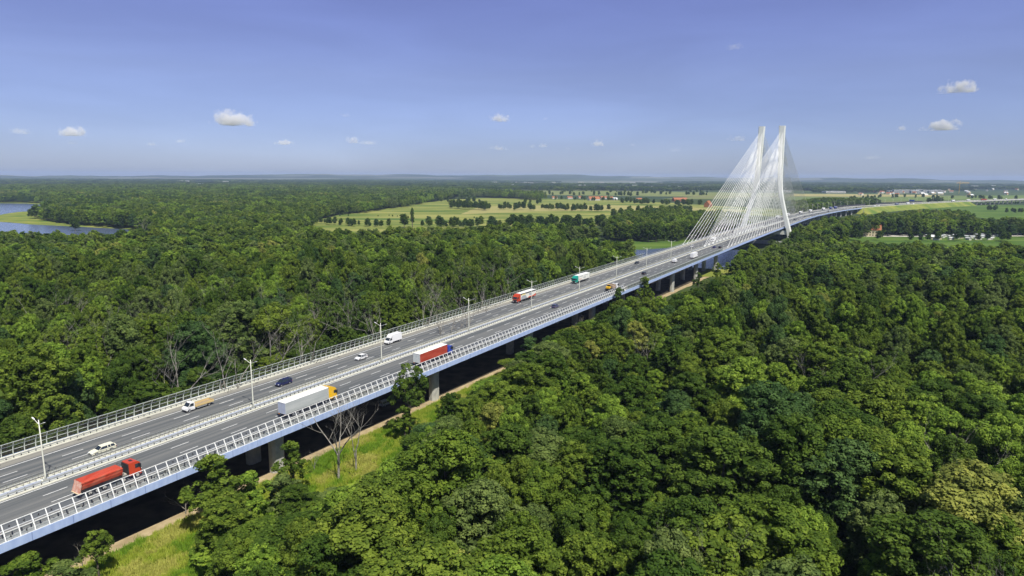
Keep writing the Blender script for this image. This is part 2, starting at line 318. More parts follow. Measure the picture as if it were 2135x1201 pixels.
# river: bend on the left with its meadow tongue, and the arm under the main span
poly_px('river', [(-700, 421), (0, 423.6), (60, 424.6), (92, 427), (82, 431), (66, 440), (34, 443), (8, 447), (0, 449), (-700, 462)], .2, WATER)
poly_px('river', [(-700, 461), (-20, 461.5), (40, 466), (141, 471.5), (246, 477), (268, 479), (268, 500), (100, 510), (-700, 520)], .2, WATER)
poly_px('river_bank', [(-700, 447.5), (0, 448.6), (8, 446.6), (34, 442.6), (64, 440.5), (90, 436), (150, 440), (330, 455), (340, 478), (330, 482), (246, 477.4), (141, 472), (60, 468), (20, 464), (-20, 462), (-700, 463)], .26, BANKG)
poly_px('river_bank', [(-700, 415), (130, 418), (130, 424), (92, 427.2), (60, 424.8), (0, 423.8), (-700, 421.3)], .28, BANKG)
sheet('river', [SL(502, 10), SL(512, 24), SL(540, 34), SL(590, 60), SL(640, 140), SL(760, 300), SL(840, 300), SL(730, 120), SL(668, 30), SL(645, -20), SL(636, -66), SL(600, -86), SL(585, -120), SL(560, -150), SL(535, -140), SL(540, -90), SL(528, -50), SL(504, -20)], .2, WATER)
sheet('river_bank', [SL(455, 6), SL(500, 6), SL(506, 14), SL(512, 24), SL(540, 34), SL(590, 60), SL(570, 66), SL(500, 44), SL(470, 30)], .16, BANKG)
# verge, sandy track and soil strip under the viaduct, darkened in colour for its shade
def band(name, La, Lb, s0, s1, z, mt, wob=0, n=60):
    A = []; B = []
    for i in range(n + 1):
        s = s0 + (s1 - s0) * i / n
        A.append(SL(s, La(s) if callable(La) else La)); B.append(SL(s, Lb(s) if callable(Lb) else Lb))
    b = MB(); r = [(b.vert((p.x, p.y, z)), b.vert((q.x, q.y, z))) for p, q in zip(A, B)]
    for i in range(n): b.face((r[i][0], r[i][1], r[i + 1][1], r[i + 1][0]))
    return b.build(name, mt, None, kind='structure')
wn = lambda s, k, a: a * (noise.noise(Vector((s * k, 3.1, 0))) + .5 * noise.noise(Vector((s * k * 3.3, 9, 0))))
band('shade_painted_ground', -22, 13.6, -80, 498, .05, SHADE_SOIL)  # deck shade painted into the ground colour, ending at the shadow edge
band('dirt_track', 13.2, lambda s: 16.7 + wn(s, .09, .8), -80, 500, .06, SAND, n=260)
VE = lambda s: float(np.interp(s, [-80, 30, 60, 85, 110, 140, 180, 220, 300], [50, 44, 33, 30, 30, 28, 20, 18, 17.4]))
band('grass_verge', lambda s: 15.6, lambda s: VE(s) + 20, -80, 240, .05, VERGE, n=90)
# low hills on the horizon
hb = MB(); AZ = np.radians(np.linspace(-52, 52, 261)); RR = [8200, 9200, 10000, 10800, 11600, 12400, 13000, 13800, 15000]
hx = []
for a in AZ: q = to_px(math.sin(a) * 13000, math.cos(a) * 13000, ZC); hx.append(float(q[0]))
ph = np.interp(hx, [-200, 0, 250, 400, 560, 700, 850, 1000, 1150, 1300, 1500, 1700, 1900, 2135, 2400], [34, 42, 46, 56, 78, 96, 98, 106, 102, 94, 76, 68, 60, 46, 42])
rows = []
for i, r in enumerate(RR):
    k = [-.05, .12, .25, .42, .55, .82, 1, .8, .3][i]; row = []
    for j, a in enumerate(AZ):
        nz = noise.fractal(Vector((a * 16, r / 2600, 1.7)), .8, 2.1, 4) * 22 * (k if i > 0 else 0)
        row.append(hb.vert((math.sin(a) * r, math.cos(a) * r, min(118, max(-1.0, ph[j] * k + nz)) if i else -1)))
    rows.append(row)
for i in range(len(RR) - 1):
    for j in range(len(AZ) - 1): hb.face((rows[i][j], rows[i][j + 1], rows[i + 1][j + 1], rows[i + 1][j]))
hb.build('hills', HILLM, None, True, kind='structure')
# ------------------------------------------------------------------ the bridge and its roadway
S1 = 1478.0
bridge = thing('bridge', 'long cable stayed motorway bridge with white pylon and pale blue edge beam', 'bridge', Mp(0, 0, 0))
bridge.location = (0, 0, 0)
for sg in (1, -1):
    deck = [(sg * 18.6, .0), (sg * 18.6, -.95), (sg * 15.5, -1.25), (sg * 13.4, -2.9), (sg * 5.2, -2.9), (sg * 3.4, -1.15), (sg * .95, -.95), (sg * .95, .0)]
    d = sweep('deck_girder', deck, -120, S1, noisy('girder_paint', (.10, .11, .13), (.15, .16, .18), .3, .7), bridge, closed=True)
    sweep('edge_beam', [(sg * 18.62, .36), (sg * 18.86, .36), (sg * 18.80, -1.12), (sg * 18.62, -1.12)], -120, S1, FASC, bridge, closed=True)
    sweep('inner_beam', [(sg * .93, .24), (sg * .70, .24), (sg * .74, -.98), (sg * .93, -.98)], -120, S1, noisy('pale_blue_beam', (.50, .55, .66), (.60, .64, .70), .5, .6), bridge, closed=True)
    sweep('edge_kerb', [(sg * 16.3, .015), (sg * 16.3, .2), (sg * 18.6, .34), (sg * 18.6, .015)], -120, S1, CONCL if sg < 0 else CONC, bridge, closed=True)
    sweep('inner_kerb', [(sg * .96, .015), (sg * .96, .22), (sg * (2.0 if sg > 0 else 1.95), .20), (sg * (2.0 if sg > 0 else 1.95), .015)], -120, S1, CONCL, bridge, closed=True)
    if sg < 0: sweep('gutter_strip', [(-1.97, .02), (-1.97, .10), (-2.7, .09), (-2.7, .02)], -120, S1, SHLD, bridge, closed=True)
    Li = 2.0 if sg > 0 else -2.7
    sweep('road', [(min(Li, 13.9 * sg), .012), (max(Li, 13.9 * sg), .012)], -120, 2880, ASPH, None, kind='structure')
    sweep('road_shoulder', [(min(13.9 * sg, 16.35 * sg), .013), (max(13.9 * sg, 16.35 * sg), .013)], -120, 2880, SHLD, None, kind='structure')
b = MB()
def stripe(b, L, wd, s0, s1): sweep_into(b, [(L - wd / 2, .024), (L + wd / 2, .024)], s0, s1)
for L, wd in ((2.45, .24), (13.75, .26), (-13.15, .26), (-3.1, .16)): stripe(b, L, wd, -120, 2880)
for L, s00 in ((6.05, .505 * 100), (9.85, .502 * 100), (-9.55, 60.76), (-6.2, 61.1)):
    n = -15
    while s00 + 12.13 * n < 2300:
        s0 = s00 + 12.13 * n; b.poly([Mp(s0, L - .1, .024), Mp(s0, L + .1, .024), Mp(s0 + 4.1, L + .1, .024), Mp(s0 + 4.1, L - .1, .024)]); n += 1
b.build('road_marking', PAINT, None, kind='structure')
# expansion joints / drains on the shoulder
for s in np.arange(36, 600, 15.3):
    for L in (-15.6, 15.7): b = MB(); b.poly([Mp(s, L - .25, .03), Mp(s + .9, L - .25, .03), Mp(s + .9, L + .25, .03), Mp(s, L + .25, .03)]); b.build('drain_grate', DARKM, bridge)
# embankment beyond the bridge and the second low viaduct
b = MB()
ss = steps(S1, 2150); rws = []
for s in ss:
    h = Mp(s, 0, 0).z; e = 1.9 * h; row = []
    for L, z in ((-18.7 - e, None), (-18.7, -.02), (18.7, -.02), (18.7 + e, None)):
        p = Mp(s, L, z or 0); row.append(b.vert((p.x, p.y, -.2 if z is None else p.z)))
    rws.append(row)
for i in range(len(ss) - 1):
    for j in range(3): b.face((rws[i][j], rws[i][j + 1], rws[i + 1][j + 1], rws[i + 1][j]))
# the rounded earth cone under the bridge end
p0 = Mp(S1, 0, 0); th = head(S1)
for sg, L0 in ((1, 18.7), (-1, -18.7)):
    c = Mp(S1, L0, -.02); ci = b.vert(c); prev = None
    for k in range(9):
        a = math.pi / 2 * k / 8; r = 1.9 * c.z
        q = b.vert((c.x + math.cos(th) * sg * r * math.cos(a) - math.sin(th) * r * math.sin(a), c.y - math.sin(th) * sg * r * math.cos(a) - math.cos(th) * r * math.sin(a), -.2))
        if prev is not None: b.face((ci, prev, q))
        prev = q
a_ = Mp(S1, -18.7, -.02); b2 = Mp(S1, 18.7, -.02); r = 1.9 * a_.z
b.poly([a_, b2, (b2.x - math.sin(th) * r, b2.y - math.cos(th) * r, -.2), (a_.x - math.sin(th) * r, a_.y - math.cos(th) * r, -.2)])
b.build('embankment', BANKG, None, kind='structure')
viad = thing('viaduct', 'low distant motorway viaduct on short piers at the right edge', 'viaduct')
sweep('deck_girder', [(18.8, .3), (18.8, -1.0), (14, -2), (-14, -2), (-18.8, -1.0), (-18.8, .3), (-18.5, .3), (-18.5, -.03), (18.5, -.03), (18.5, .3)], 2145, 2880, CONC, viad, closed=True)
for s in np.arange(2175, 2870, 28):
    for L in (15.5, -15.5):
        pb = MB(); q = Mp(s, L, 0); pb.box(-.9, .9, -1.4, 1.4, 0, q.z - 1.9); o = pb.build('pier', CONC, viad); o.location = (q.x, q.y, 0); o.rotation_euler = (0, 0, rotz(s))
for sg in (1, -1):
    q = thing('parapet', ('near' if sg > 0 else 'far') + ' pale parapet of the road curving away beyond the bridge end', 'parapet')
    sweep('rail', [(sg * 16.5, 0.0), (sg * 16.5, .9), (sg * 16.8, .9), (sg * 16.8, 0.0)], S1, 2880, CONCL, q, closed=True)
for a_, c_, lb in ((1420, 1625, 'dark noise wall along the far side of the road past the bridge end'), (1690, 1960, 'second dark noise wall, further along the curving road')):
    q = thing('noise_wall', lb, 'noise wall'); sweep('panel', [(-17.4, 0), (-17.4, 4.2), (-17.7, 4.2), (-17.7, 0)], a_, c_, mat('dark_wall', (.05, .05, .055), .8), q, closed=True)
    for s in np.arange(a_, c_, 12): b = MB(); box_member(b, s, -17.35, -17.2, 0, 4.3, .15); b.build('post', GALV, q)
# piers: a hexagonal column under each girder web
def pier_mesh(h):
    pb = MB(); pts = [(-1.75, -.55), (-1.1, -1.15), (1.1, -1.15), (1.75, -.55), (1.75, .55), (1.1, 1.15), (-1.1, 1.15), (-1.75, .55)]
    lv = [(0, 1.0), (h - 1.6, 1.0), (h, 1.14)]; R = []
    for z, k in lv: R.append([pb.vert((x * k, y * k, z)) for x, y in pts])
    for i in range(2):
        for j in range(8): q = (j + 1) % 8; pb.face((R[i][j], R[i][q], R[i + 1][q], R[i + 1][j]))
    pb.face(R[0][::-1]); pb.face(R[2]); return pb.data('pier', CONC)
PIERS = [-24, 36, 95.5, 155, 214, 272, 330, 388, 438, 489] + list(np.arange(985, 1470, 48))
for s in PIERS:
    for L in (13.6, 5.0, -5.0, -13.6):
        q = Mp(s, L, 0); o = link('pier', pier_mesh(q.z - 2.85), bridge); o.location = (q.x, q.y, 0); o.rotation_euler = (0, 0, rotz(s))
# pylon
SP = 738.0
pyl = MB(); zd = Mp(SP, 0, 0).z
def pylon_leg(sg):
    pb = MB(); prof = [(-16.5 , 27.0, 2.5, 3.3), (0, 22.6, 2.2, 2.9), (14, 18.6, 2.0, 2.7), (28, 14.9, 1.9, 2.6), (38.5, 12.7, 1.95, 2.6), (51, 11.4, 2.2, 2.6), (73, 10.7, 2.5, 2.6), (104, 10.0, 2.9, 2.7)]
    R = []
    for z, L, hw, hs in prof:
        c = .45
        ring = [(L - hw, -hs + c), (L - hw + c, -hs), (L + hw - c, -hs), (L + hw, -hs + c), (L + hw, hs - c), (L + hw - c, hs), (L - hw + c, hs), (L - hw, hs - c)]
        R.append([pb.vert(Mp(SP + s_, sg * l_, z)) for l_, s_ in ring])
    for i in range(len(R) - 1):
        for j in range(8):
            q = (j + 1) % 8; pb.face((R[i][j], R[i][q], R[i + 1][q], R[i + 1][j]) if sg > 0 else (R[i + 1][j], R[i + 1][q], R[i][q], R[i][j]))
    pb.face(R[0][::-1]); pb.face(R[-1]); return pb
pylon = link('pylon', None, bridge)
for sg in (1, -1): pylon_leg(sg).build('pylon_leg', PYL, pylon)
for z0, z1, hl in ((-7.5, -3.6, 25.5),):
    pb = MB(); pb.hexa([Mp(SP - 2, -hl + 3, z0), Mp(SP + 2, -hl + 3, z0), Mp(SP + 2, hl - 3, z0), Mp(SP - 2, hl - 3, z0), Mp(SP - 2, -hl + 3.5, z1), Mp(SP + 2, -hl + 3.5, z1), Mp(SP + 2, hl - 3.5, z1), Mp(SP - 2, hl - 3.5, z1)]); pb.build('crossbeam', PYL, pylon)
pb = MB(); pb.hexa([Mp(SP + a, l, z) for z in (-18.2, -15.2) for a, l in ((-6, -31), (6, -31), (6, 31), (-6, 31))]); pb.build('footing', CONC, pylon)
def leg_at(z): return float(np.interp(z, [28, 38.5, 51, 73, 104], [14.6, 12.6, 11.4, 10.7, 10.0]))
cn = 0; rest = MB()
for side in (-1, 1):
    for sg in (1, -1):
        for pl, Lp in ((0, 17.2), (1, .35)):
            for i in range(20):
                s_a = SP + side * (12.5 + 11.55 * i); zt = 60 + (i / 19) ** .8 * 37
                A = Mp(s_a, sg * Lp, .4); hwm = float(np.interp(zt, [38, 104], [1.95, 2.8]))
                B = Mp(SP + side * 2.6, sg * (leg_at(zt) + (hwm * .55 if pl == 0 else -hwm * .55)), zt)
                if side > 0 and not (sg > 0 and pl == 0): rest.tube([A, B], .12, 5)
                else:
                    cb = MB(); cb.tube([A, B], .14, 6); cb.tube([A, A + (B - A).normalized() * 3], .25, 6, 0); cb.build('stay_cable', WHITE, bridge)
rest.build('stay_cable', WHITE, bridge, kind='stuff')
# anchor beam along the cables
for L in (17.2, -17.2): sweep('anchor_beam', [(L - .35, .3), (L - .35, .75), (L + .35, .75), (L + .35, .3)], 490, 985, WHITE, bridge, closed=True)
# ------------------------------------------------------------------ railings, barriers
def guard(label, L, s0, s1, side, step=1.35, mt=GALV, dark=DARKM):
    g = thing('guardrail', label, 'guardrail')
    k = side
    sweep('rail', [(L, .55), (L + k * .07, .62), (L, .70), (L + k * .07, .78), (L, .86), (L - k * .03, .86), (L - k * .03, .55)], s0, s1, mt, g, closed=True)
    pb = MB(); pb.box(-.07, .07, -.09 + k * .15, .09 + k * .15, .1, .85); pb.box(-.12, .12, -.02, .28, .1, .14)
    place_row(g, 'post', pb.data('post', dark), list(np.arange(s0 + .5, min(s1, 720), step)), L)
    if s1 > 1000: pass
    return g
guard('galvanised guardrail on the near edge kerb beside the clear noise barrier', 16.6, -40, 1478, -1)
guard('galvanised guardrail on the near carriageway side of the median gap', 1.55, -40, 1478, 1)
guard('galvanised guardrail on the far edge kerb beside the smoked noise barrier', -16.6, -40, 1478, 1)
g4 = thing('guardrail', 'open guardrail with two thin rails on the far carriageway side of the median gap', 'guardrail')
for z in (.62, .70, 1.12): sweep('rail', [(-2.4, z), (-2.4, z + .06), (-2.3, z + .06), (-2.3, z)], -40, 1478, GALV, g4, closed=True)
pb = MB(); pb.box(-.045, .045, -.05, .05, .1, 1.15); place_row(g4, 'post', pb.data('post', mat('weathered_steel', (.25, .25, .23), .5, .4)), list(np.arange(-39, 700, 1.05)), -2.35)
gm = thing('handrail', 'thin cream handrail with close posts along the median gap', 'handrail')
sweep('rail', [(-.92, 1.06), (-.92, 1.12), (-.84, 1.12), (-.84, 1.06)], -40, 700, CREAM, gm, closed=True)
pb = MB(); pb.box(-.045, .045, -.05, .05, .2, 1.08); pb.box(-.04, .04, -.02, .98, .23, .29); place_row(gm, 'post', pb.data('post', mat('tan_steel', (.36, .35, .27), .5, .2)), list(np.arange(-39, 700, 1.05)), -.88)
ge = thing('handrail', 'pale open handrail along the near edge of the cable stayed span', 'handrail')
for z in (.75, 1.15, 1.5): sweep('rail', [(18.6, z - .04), (18.6, z + .04), (18.7, z + .04), (18.7, z - .04)], 489, 1478, GALV, ge, closed=True)
pb = MB(); pb.box(-.05, .05, -.05, .05, .35, 1.5); place_row(ge, 'post', pb.data('post', GALV), list(np.arange(490, 1000, 1.6)), 18.65)
gf = thing('handrail', 'pale open handrail along the far edge of the cable stayed span', 'handrail')
for z in (.75, 1.15, 1.5): sweep('rail', [(-18.7, z - .04), (-18.7, z + .04), (-18.6, z + .04), (-18.6, z - .04)], 424, 1478, GALV, gf, closed=True)
pb = MB(); pb.box(-.05, .05, -.05, .05, .35, 1.5); place_row(gf, 'post', pb.data('post', GALV), list(np.arange(425, 1000, 1.6)), -18.65)
# noise barriers
NB = [(18.80, .36), (18.50, 1.2), (18.12, 2.1), (17.66, 3.02)]
def barrier(label, prof, sgn, s0, s1, post_m, pane_m, rails, birds, step=2.085):
    g = thing('noise_barrier', label, 'noise barrier'); rel = [(l - prof[0][0], z) for l, z in prof]; L0 = sgn * prof[0][0]
    outl = [(sgn * l, z) for l, z in rel] + [(sgn * (l - .15), z - .02) for l, z in rel[::-1]]
    me = post_local('post', outl if sgn > 0 else outl[::-1], post_m, .08)
    ps = list(np.arange(s0, s1 + .1, step)); place_row(g, 'post', me, ps, L0)
    zz = [z for _, z in prof]; ll = [l for l, _ in prof]
    for z in rails:
        l = float(np.interp(z, zz, ll)); sweep('rail', [(sgn * (l - .10), z - .045), (sgn * (l + .02), z - .045), (sgn * (l + .02), z + .045), (sgn * (l - .10), z + .045)], s0, s1, post_m, g, closed=True)
    vis = [s for s in ps[:-1] if s >= 36]
    rng = random.Random(4); rb = MB(); cnt = 0
    for s in ps[:-1]:
        own = s >= 36 and cnt < 100
        b = MB() if own else rb
        o = Mp(s, L0, 0)
        if own: T = lambda u, l, z: (u, -sgn * l, z)
        else:
            T = lambda u, l, z, s=s: tuple(Mp(s + u, L0 + sgn * l, z))
        for i in range(len(rel) - 1):
            (l1, z1), (l2, z2) = rel[i], rel[i + 1]
            b.poly([T(.07, l1 - .05, z1), T(step - .07, l1 - .05, z1), T(step - .07, l2 - .05, z2), T(.07, l2 - .05, z2)], 0)
        if birds and s < 260:
            for zb in (1.15 if rng.random() < .5 else .95, 2.45):
                if rng.random() < .1: continue
                u0 = rng.uniform(.6, 1.35); sc_ = .30; fl = rng.choice((-1, 1)); an = rng.uniform(-.6, .6)
                shp = [(-1, -.1), (-.35, .12), (.1, .75), (.32, 1.1), (.35, .4), (.5, .1), (.95, .2), (.6, -.1), (.25, -.25), (.2, -.9), (-.1, -.35)]
                q = []
                for x, z in shp:
                    x *= fl; xr = x * math.cos(an) - z * math.sin(an); zr = x * math.sin(an) + z * math.cos(an)
                    Z = zb + zr * sc_; l = float(np.interp(Z, zz, ll)) - prof[0][0]
                    q.append(T(u0 + xr * sc_ * .8, l - .02, Z))
                b.poly(q, 1)
        if own:
            ob = b.build('glass_panel', [pane_m, BLACK], g); ob.location = o; ob.rotation_euler = (0, 0, rotz(s)); cnt += 1
    rb.build('glass_panel', [pane_m, BLACK], g, kind='stuff'); return g
barrier('clear curved noise barrier with white posts and black bird stickers on the near edge', NB, 1, -36.6 + 1.4, 300, WHITE, PANE, (.42, 1.72, 2.98), True)
barrier('straight smoked noise barrier with close posts, further along the near edge', [(18.78, .36), (18.76, 1.4), (18.72, 2.5)], 1, 302, 489, POSTW, PANED, (.42, 2.46), False)
barrier('smoked curved noise barrier with three pale rails on the far edge', [(18.72, .36), (18.66, 1.2), (18.45, 2.1), (18.1, 2.8), (17.75, 3.25)], -1, -34, 424, POSTW, PANED, (1.35, 2.3, 3.2), False)
# ------------------------------------------------------------------ street lamps
def make_lamp(label, group=None):
    t = thing('street_lamp', label, 'street lamp', group=group)
    b = MB(); b.tube([(0, 0, .1), (0, 0, 1.2), (0, 0, 6), (0, 0, 12.2)], [.17, .15, .12, .085], 8); b.build('pole', CREAM, t, True)
    b = MB(); b.box(-.3, .3, -.3, .3, .05, .35); b.build('base', CONC, t)
    for sg in (1, -1):
        b = MB(); b.tube([(0, 0, 11.3), (0, sg * .8, 11.55), (0, sg * 1.75, 11.95)], [.07, .06, .05], 6); b.build('arm', CREAM, t)
        b = MB(); y = [1.6, 1.75, 2.05, 2.4, 2.62]; r = [.03, .12, .17, .14, .04]; zz = [11.9, 11.96, 12.05, 12.16, 12.22]
        rg = []
        for yy, rr, z in zip(y, r, zz): rg.append([b.vert((rr * math.cos(k * math.pi / 4), sg * yy, z + .45 * rr * math.sin(k * math.pi / 4))) for k in range(8)])
        for i in range(4):
            for k in range(8): q = (k + 1) % 8; b.face((rg[i][k], rg[i][q], rg[i + 1][q], rg[i + 1][k]))
        b.face(rg[0][::-1]); b.face(rg[-1]); b.build('lamp_head', WHITE, t, True)
    return t
near_l = ['leftmost double armed street lamp, on the median near the cream estate car', 'double armed street lamp on the median between the flatbed van and the grey truck trailer', 'double armed street lamp on the median beside the white hatchback', 'double armed street lamp on the median just beyond the white box van', 'double armed street lamp in front of the red truck with the printed trailer', 'double armed street lamp in front of the green cab truck', 'double armed street lamp on the median between the green truck and the dark car', 'double armed street lamp on the median left of the white pickup van', 'double armed street lamp on the median left of the white lorry', 'double armed street lamp on the median nearest the first stay cables']
proto = None
for i, s in enumerate([53.6, 100.0, 146.5, 193.2, 239.6, 286.3, 332.8, 379.4, 425.8, 472.4]):
    if proto is None: o = proto = make_lamp(near_l[0], 'street lamps on the median')
    else: o = copy_tree(proto); o['label'] = near_l[i]
    o.location = Mp(s, 0, .1); o.rotation_euler = (0, 0, rotz(s))
pbase = MB(); pbase.box(-.35, .35, -1.1, 1.1, -.1, .18)
for s in np.arange(1000, 2150, 46.5):
    o = copy_tree(proto); o['label'] = 'tiny pale street lamp along the far edge of the road beyond the pylon'; o['group'] = 'street lamps beyond the pylon'
    o.location = Mp(s, -17.6, .1); o.rotation_euler = (0, 0, rotz(s))
for s in [53.6, 100.0, 146.5, 193.2, 239.6, 286.3, 332.8, 379.4, 425.8, 472.4]:
    b = MB(); b.hexa([Mp(s + a, l, z) for z in (-.2, .13) for a, l in ((-.5, -.8), (.5, -.8), (.5, .8), (-.5, .8))]); b.build('lamp_plinth', CONCL, bridge)
# ------------------------------------------------------------------ vehicles
def paint(name, c, r=.28): return mat(name, c, r, spec=.5)
def put(o, s, L, way):
    o.location = Mp(s, L, .03); a = rotz(s) + (math.pi if way < 0 else 0)
    g = math.atan((Mp(s + 3, L, 0).z - Mp(s - 3, L, 0).z) / 6)
    o.rotation_euler = (0, -g * way, a); return o
def wheels(t, xs, w, r, wd=.24, mr=None):
    for x in xs:
        for sg in (1, -1):
            b = MB(); b.wheel(x, sg * (w / 2 - wd + .01), r, wd, sg); b.build('wheel', [BLACK, mr or RIM], t)
CARS = dict(estate=(4.95, 1.84, .93, 1.47, -.96, -.84, .12, .44), mpv=(4.65, 1.82, 1.0, 1.70, -.98, -.86, .18, .60), hatch=(4.2, 1.80, .98, 1.56, -.95, -.66, .10, .44), sedan=(4.6, 1.8, .92, 1.45, -.70, -.36, .10, .44))
def car(label, kind, col, s, L, way, cat='car', group=None, nm='car'):
    ln, w, belt, roof, r0, r1, f1, f0 = CARS[kind]; h = ln / 2; t = thing(nm, label, cat, group=group)
    hw = lambda x, z: w / 2 * (1 if z <= belt * .75 else 1 - .05 * (z - belt * .75) / (belt * .25)) * (1 - .10 * max(0, abs(x) / h - .82) / .18)
    gw = lambda x, z: w / 2 - .06 - .17 * (z - belt) / (roof - belt)
    b = MB(); b.prism([(-h + .05, .3), (-h, .55), (-h + .03, belt - .05), (-h + .15, belt + .01), (f0 * h, belt + .01), (h * .72, belt - .12), (h * .95, belt - .26), (h, .5), (h - .06, .27)], hw)
    rg = [(r1 * h - .05, roof - .05), (r1 * h + .1, roof + .02), ((r1 + f1) / 2 * h, roof + .045), (f1 * h - .1, roof + .02), (f1 * h + .06, roof - .05)]
    b.prism(rg, lambda x, z: gw(x, min(z, roof)) + .01)
    for a0, a1, wd in ((f0, f1, .09), ((r1 + f1) / 2 + .06, (r1 + f1) / 2 + .04, .10), (r0, r1, .16), ((r0 + r1) / 2 * .62, (r0 + r1) / 2 * .58, .07)):
        for sg in (1, -1):
            q = [(a0 * h - wd, belt), (a0 * h + wd * .4, belt), (a1 * h + wd * .4, roof - .03), (a1 * h - wd, roof - .03)]
            b.poly([(x, sg * (gw(x, z) + .015), z) for x, z in (q if sg < 0 else q[::-1])])
    b.build('body', paint('paint_' + '_'.join(str(int(c * 100)) for c in col), col), t)
    b = MB(); b.prism([(r0 * h, belt), (r1 * h, roof - .04), (f1 * h, roof - .04), (f0 * h, belt)], gw); b.build('windows', GLASS, t)
    b = MB()
    for sg in (1, -1):
        b.box(h - .32, h - .03, sg * w * .36 - .17, sg * w * .36 + .17, belt - .36, belt - .22)
    b.build('headlights', LIGHTW, t)
    b = MB()
    for sg in (1, -1): b.box(-h - .01, -h + .1, sg * w * .40 - .12, sg * w * .40 + .12, belt - .32, belt - .1)
    b.build('tail_lights', LIGHTR, t)
    b = MB(); b.box(-h + .1, h - .12, -w / 2 + .05, w / 2 - .05, .18, .34); b.box(h - .2, h + .01, -.42, .42, .42, .58); b.build('underbody', DARKM, t)
    wheels(t, (-h * .58, h * .62), w, .33, .2)
    return put(t, s, L, way)
def van_cab(t, x0, body, w=2.0):                       # cab of a light van, nose at x0 + 2.3
    hw = lambda x, z: w / 2 * (1 - .12 * max(0, z - 1.25) / 1.0) * (1 - .12 * max(0, x - x0 - 1.7) / .6)
    b = MB(); b.prism([(x0, .45), (x0, 2.2), (x0 + .7, 2.28), (x0 + 1.0, 2.18), (x0 + 1.72, 1.32), (x0 + 2.2, 1.08), (x0 + 2.35, .7), (x0 + 2.33, .4)], hw); b.build('cab', body, t)
    b = MB()
    b.poly([(x0 + 1.06, -.86, 2.14), (x0 + 1.06, .86, 2.14), (x0 + 1.73, .93, 1.36), (x0 + 1.73, -.93, 1.36)])
    for sg in (1, -1):
        q = [(x0 + .25, 1.35), (x0 + 1.55, 1.35), (x0 + 1.0, 2.02), (x0 + .25, 2.02)]
        b.poly([(x, sg * (hw(x, z) + .012), z) for x, z in (q if sg < 0 else q[::-1])])
    b.build('windows', GLASS, t)
    b = MB(); b.box(x0 + 2.2, x0 + 2.38, -.9, .9, .36, .62); b.box(x0 + .1, x0 + 2.0, -.93, .93, .25, .46); b.build('bumper', DARKM, t)
    b = MB(); [b.box(x0 + 2.1, x0 + 2.33, sg * .75 - .14, sg * .75 + .14, .82, 1.0) for sg in (1, -1)]; b.build('headlights', LIGHTW, t)
VWHITE = paint('van_white', (.80, .80, .78)); YELLOWP = paint('yellow_paint', (.80, .46, .01)); REDP = paint('red_paint', (.50, .055, .018)); BLUEP = paint('blue_paint', (.03, .06, .36)); TEAL = paint('teal_paint', (.01, .30, .22))
def box_van(label, s, L, way, blen=4.6, bh=3.1, group=None, name='box_van', cat='van'):
    t = thing(name, label, cat, group=group); tot = blen + 2.4; x0 = -tot / 2
    b = MB(); b.box(x0, x0 + blen, -1.08, 1.08, .75, bh, 0, .03, .03); b.build('cargo_box', VWHITE, t)
    b = MB(); b.prism([(x0 + blen, 2.2), (x0 + blen, bh - .02), (x0 + blen + .5, bh - .25), (x0 + blen + .95, 2.3)], lambda x, z: .98); b.build('wind_deflector', VWHITE, t)
    b = MB(); b.box(x0 + .1, x0 + blen, -.9, .9, .45, .74); b.build('chassis', DARKM, t)
    b = MB(); [b.box(x0 - .02, x0, sg * .9 - .1, sg * .9 + .1, .62, .9) for sg in (1, -1)]; b.build('tail_lights', LIGHTR, t)
    van_cab(t, x0 + blen + .02, VWHITE); wheels(t, (x0 + 1.2, x0 + blen + 1.5), 2.05, .36); return put(t, s, L, way)
WOOD = noisy('bed_wood', (.26, .20, .13), (.40, .31, .21), 1.4, .8, mapping=(1, 6, 1)); BOARD = paint('bed_board', (.62, .46, .20), .5); ALU = mat('aluminium', (.55, .56, .55), .4, .6)
def flatbed(label, s, L, way):
    t = thing('flatbed_van', label, 'van'); x0 = -3.6; bl = 5.0
    b = MB(); b.box(x0, x0 + bl, -1.08, 1.08, .88, .98); b.build('bed_floor', WOOD, t)
    b = MB()
    for sg in (1, -1): b.box(x0, x0 + bl, sg * 1.08 - .03, sg * 1.08 + .03, .86, 1.38)
    b.box(x0 - .03, x0 + .03, -1.08, 1.08, .86, 1.38); b.box(x0 + bl - .03, x0 + bl + .03, -1.08, 1.08, .86, 1.5); b.build('sideboards', BOARD, t)
    b = MB(); b.box(x0 + .3, x0 + bl, -.75, .75, .5, .86); b.box(x0 + 1.9, x0 + 4.6, -1.05, -.98, .45, .7); b.box(x0 + 1.9, x0 + 4.6, .98, 1.05, .45, .7); b.build('chassis', ALU, t)
    van_cab(t, x0 + bl + .08, VWHITE); wheels(t, (x0 + 1.3, x0 + bl + 1.55), 2.05, .36); return put(t, s, L, way)
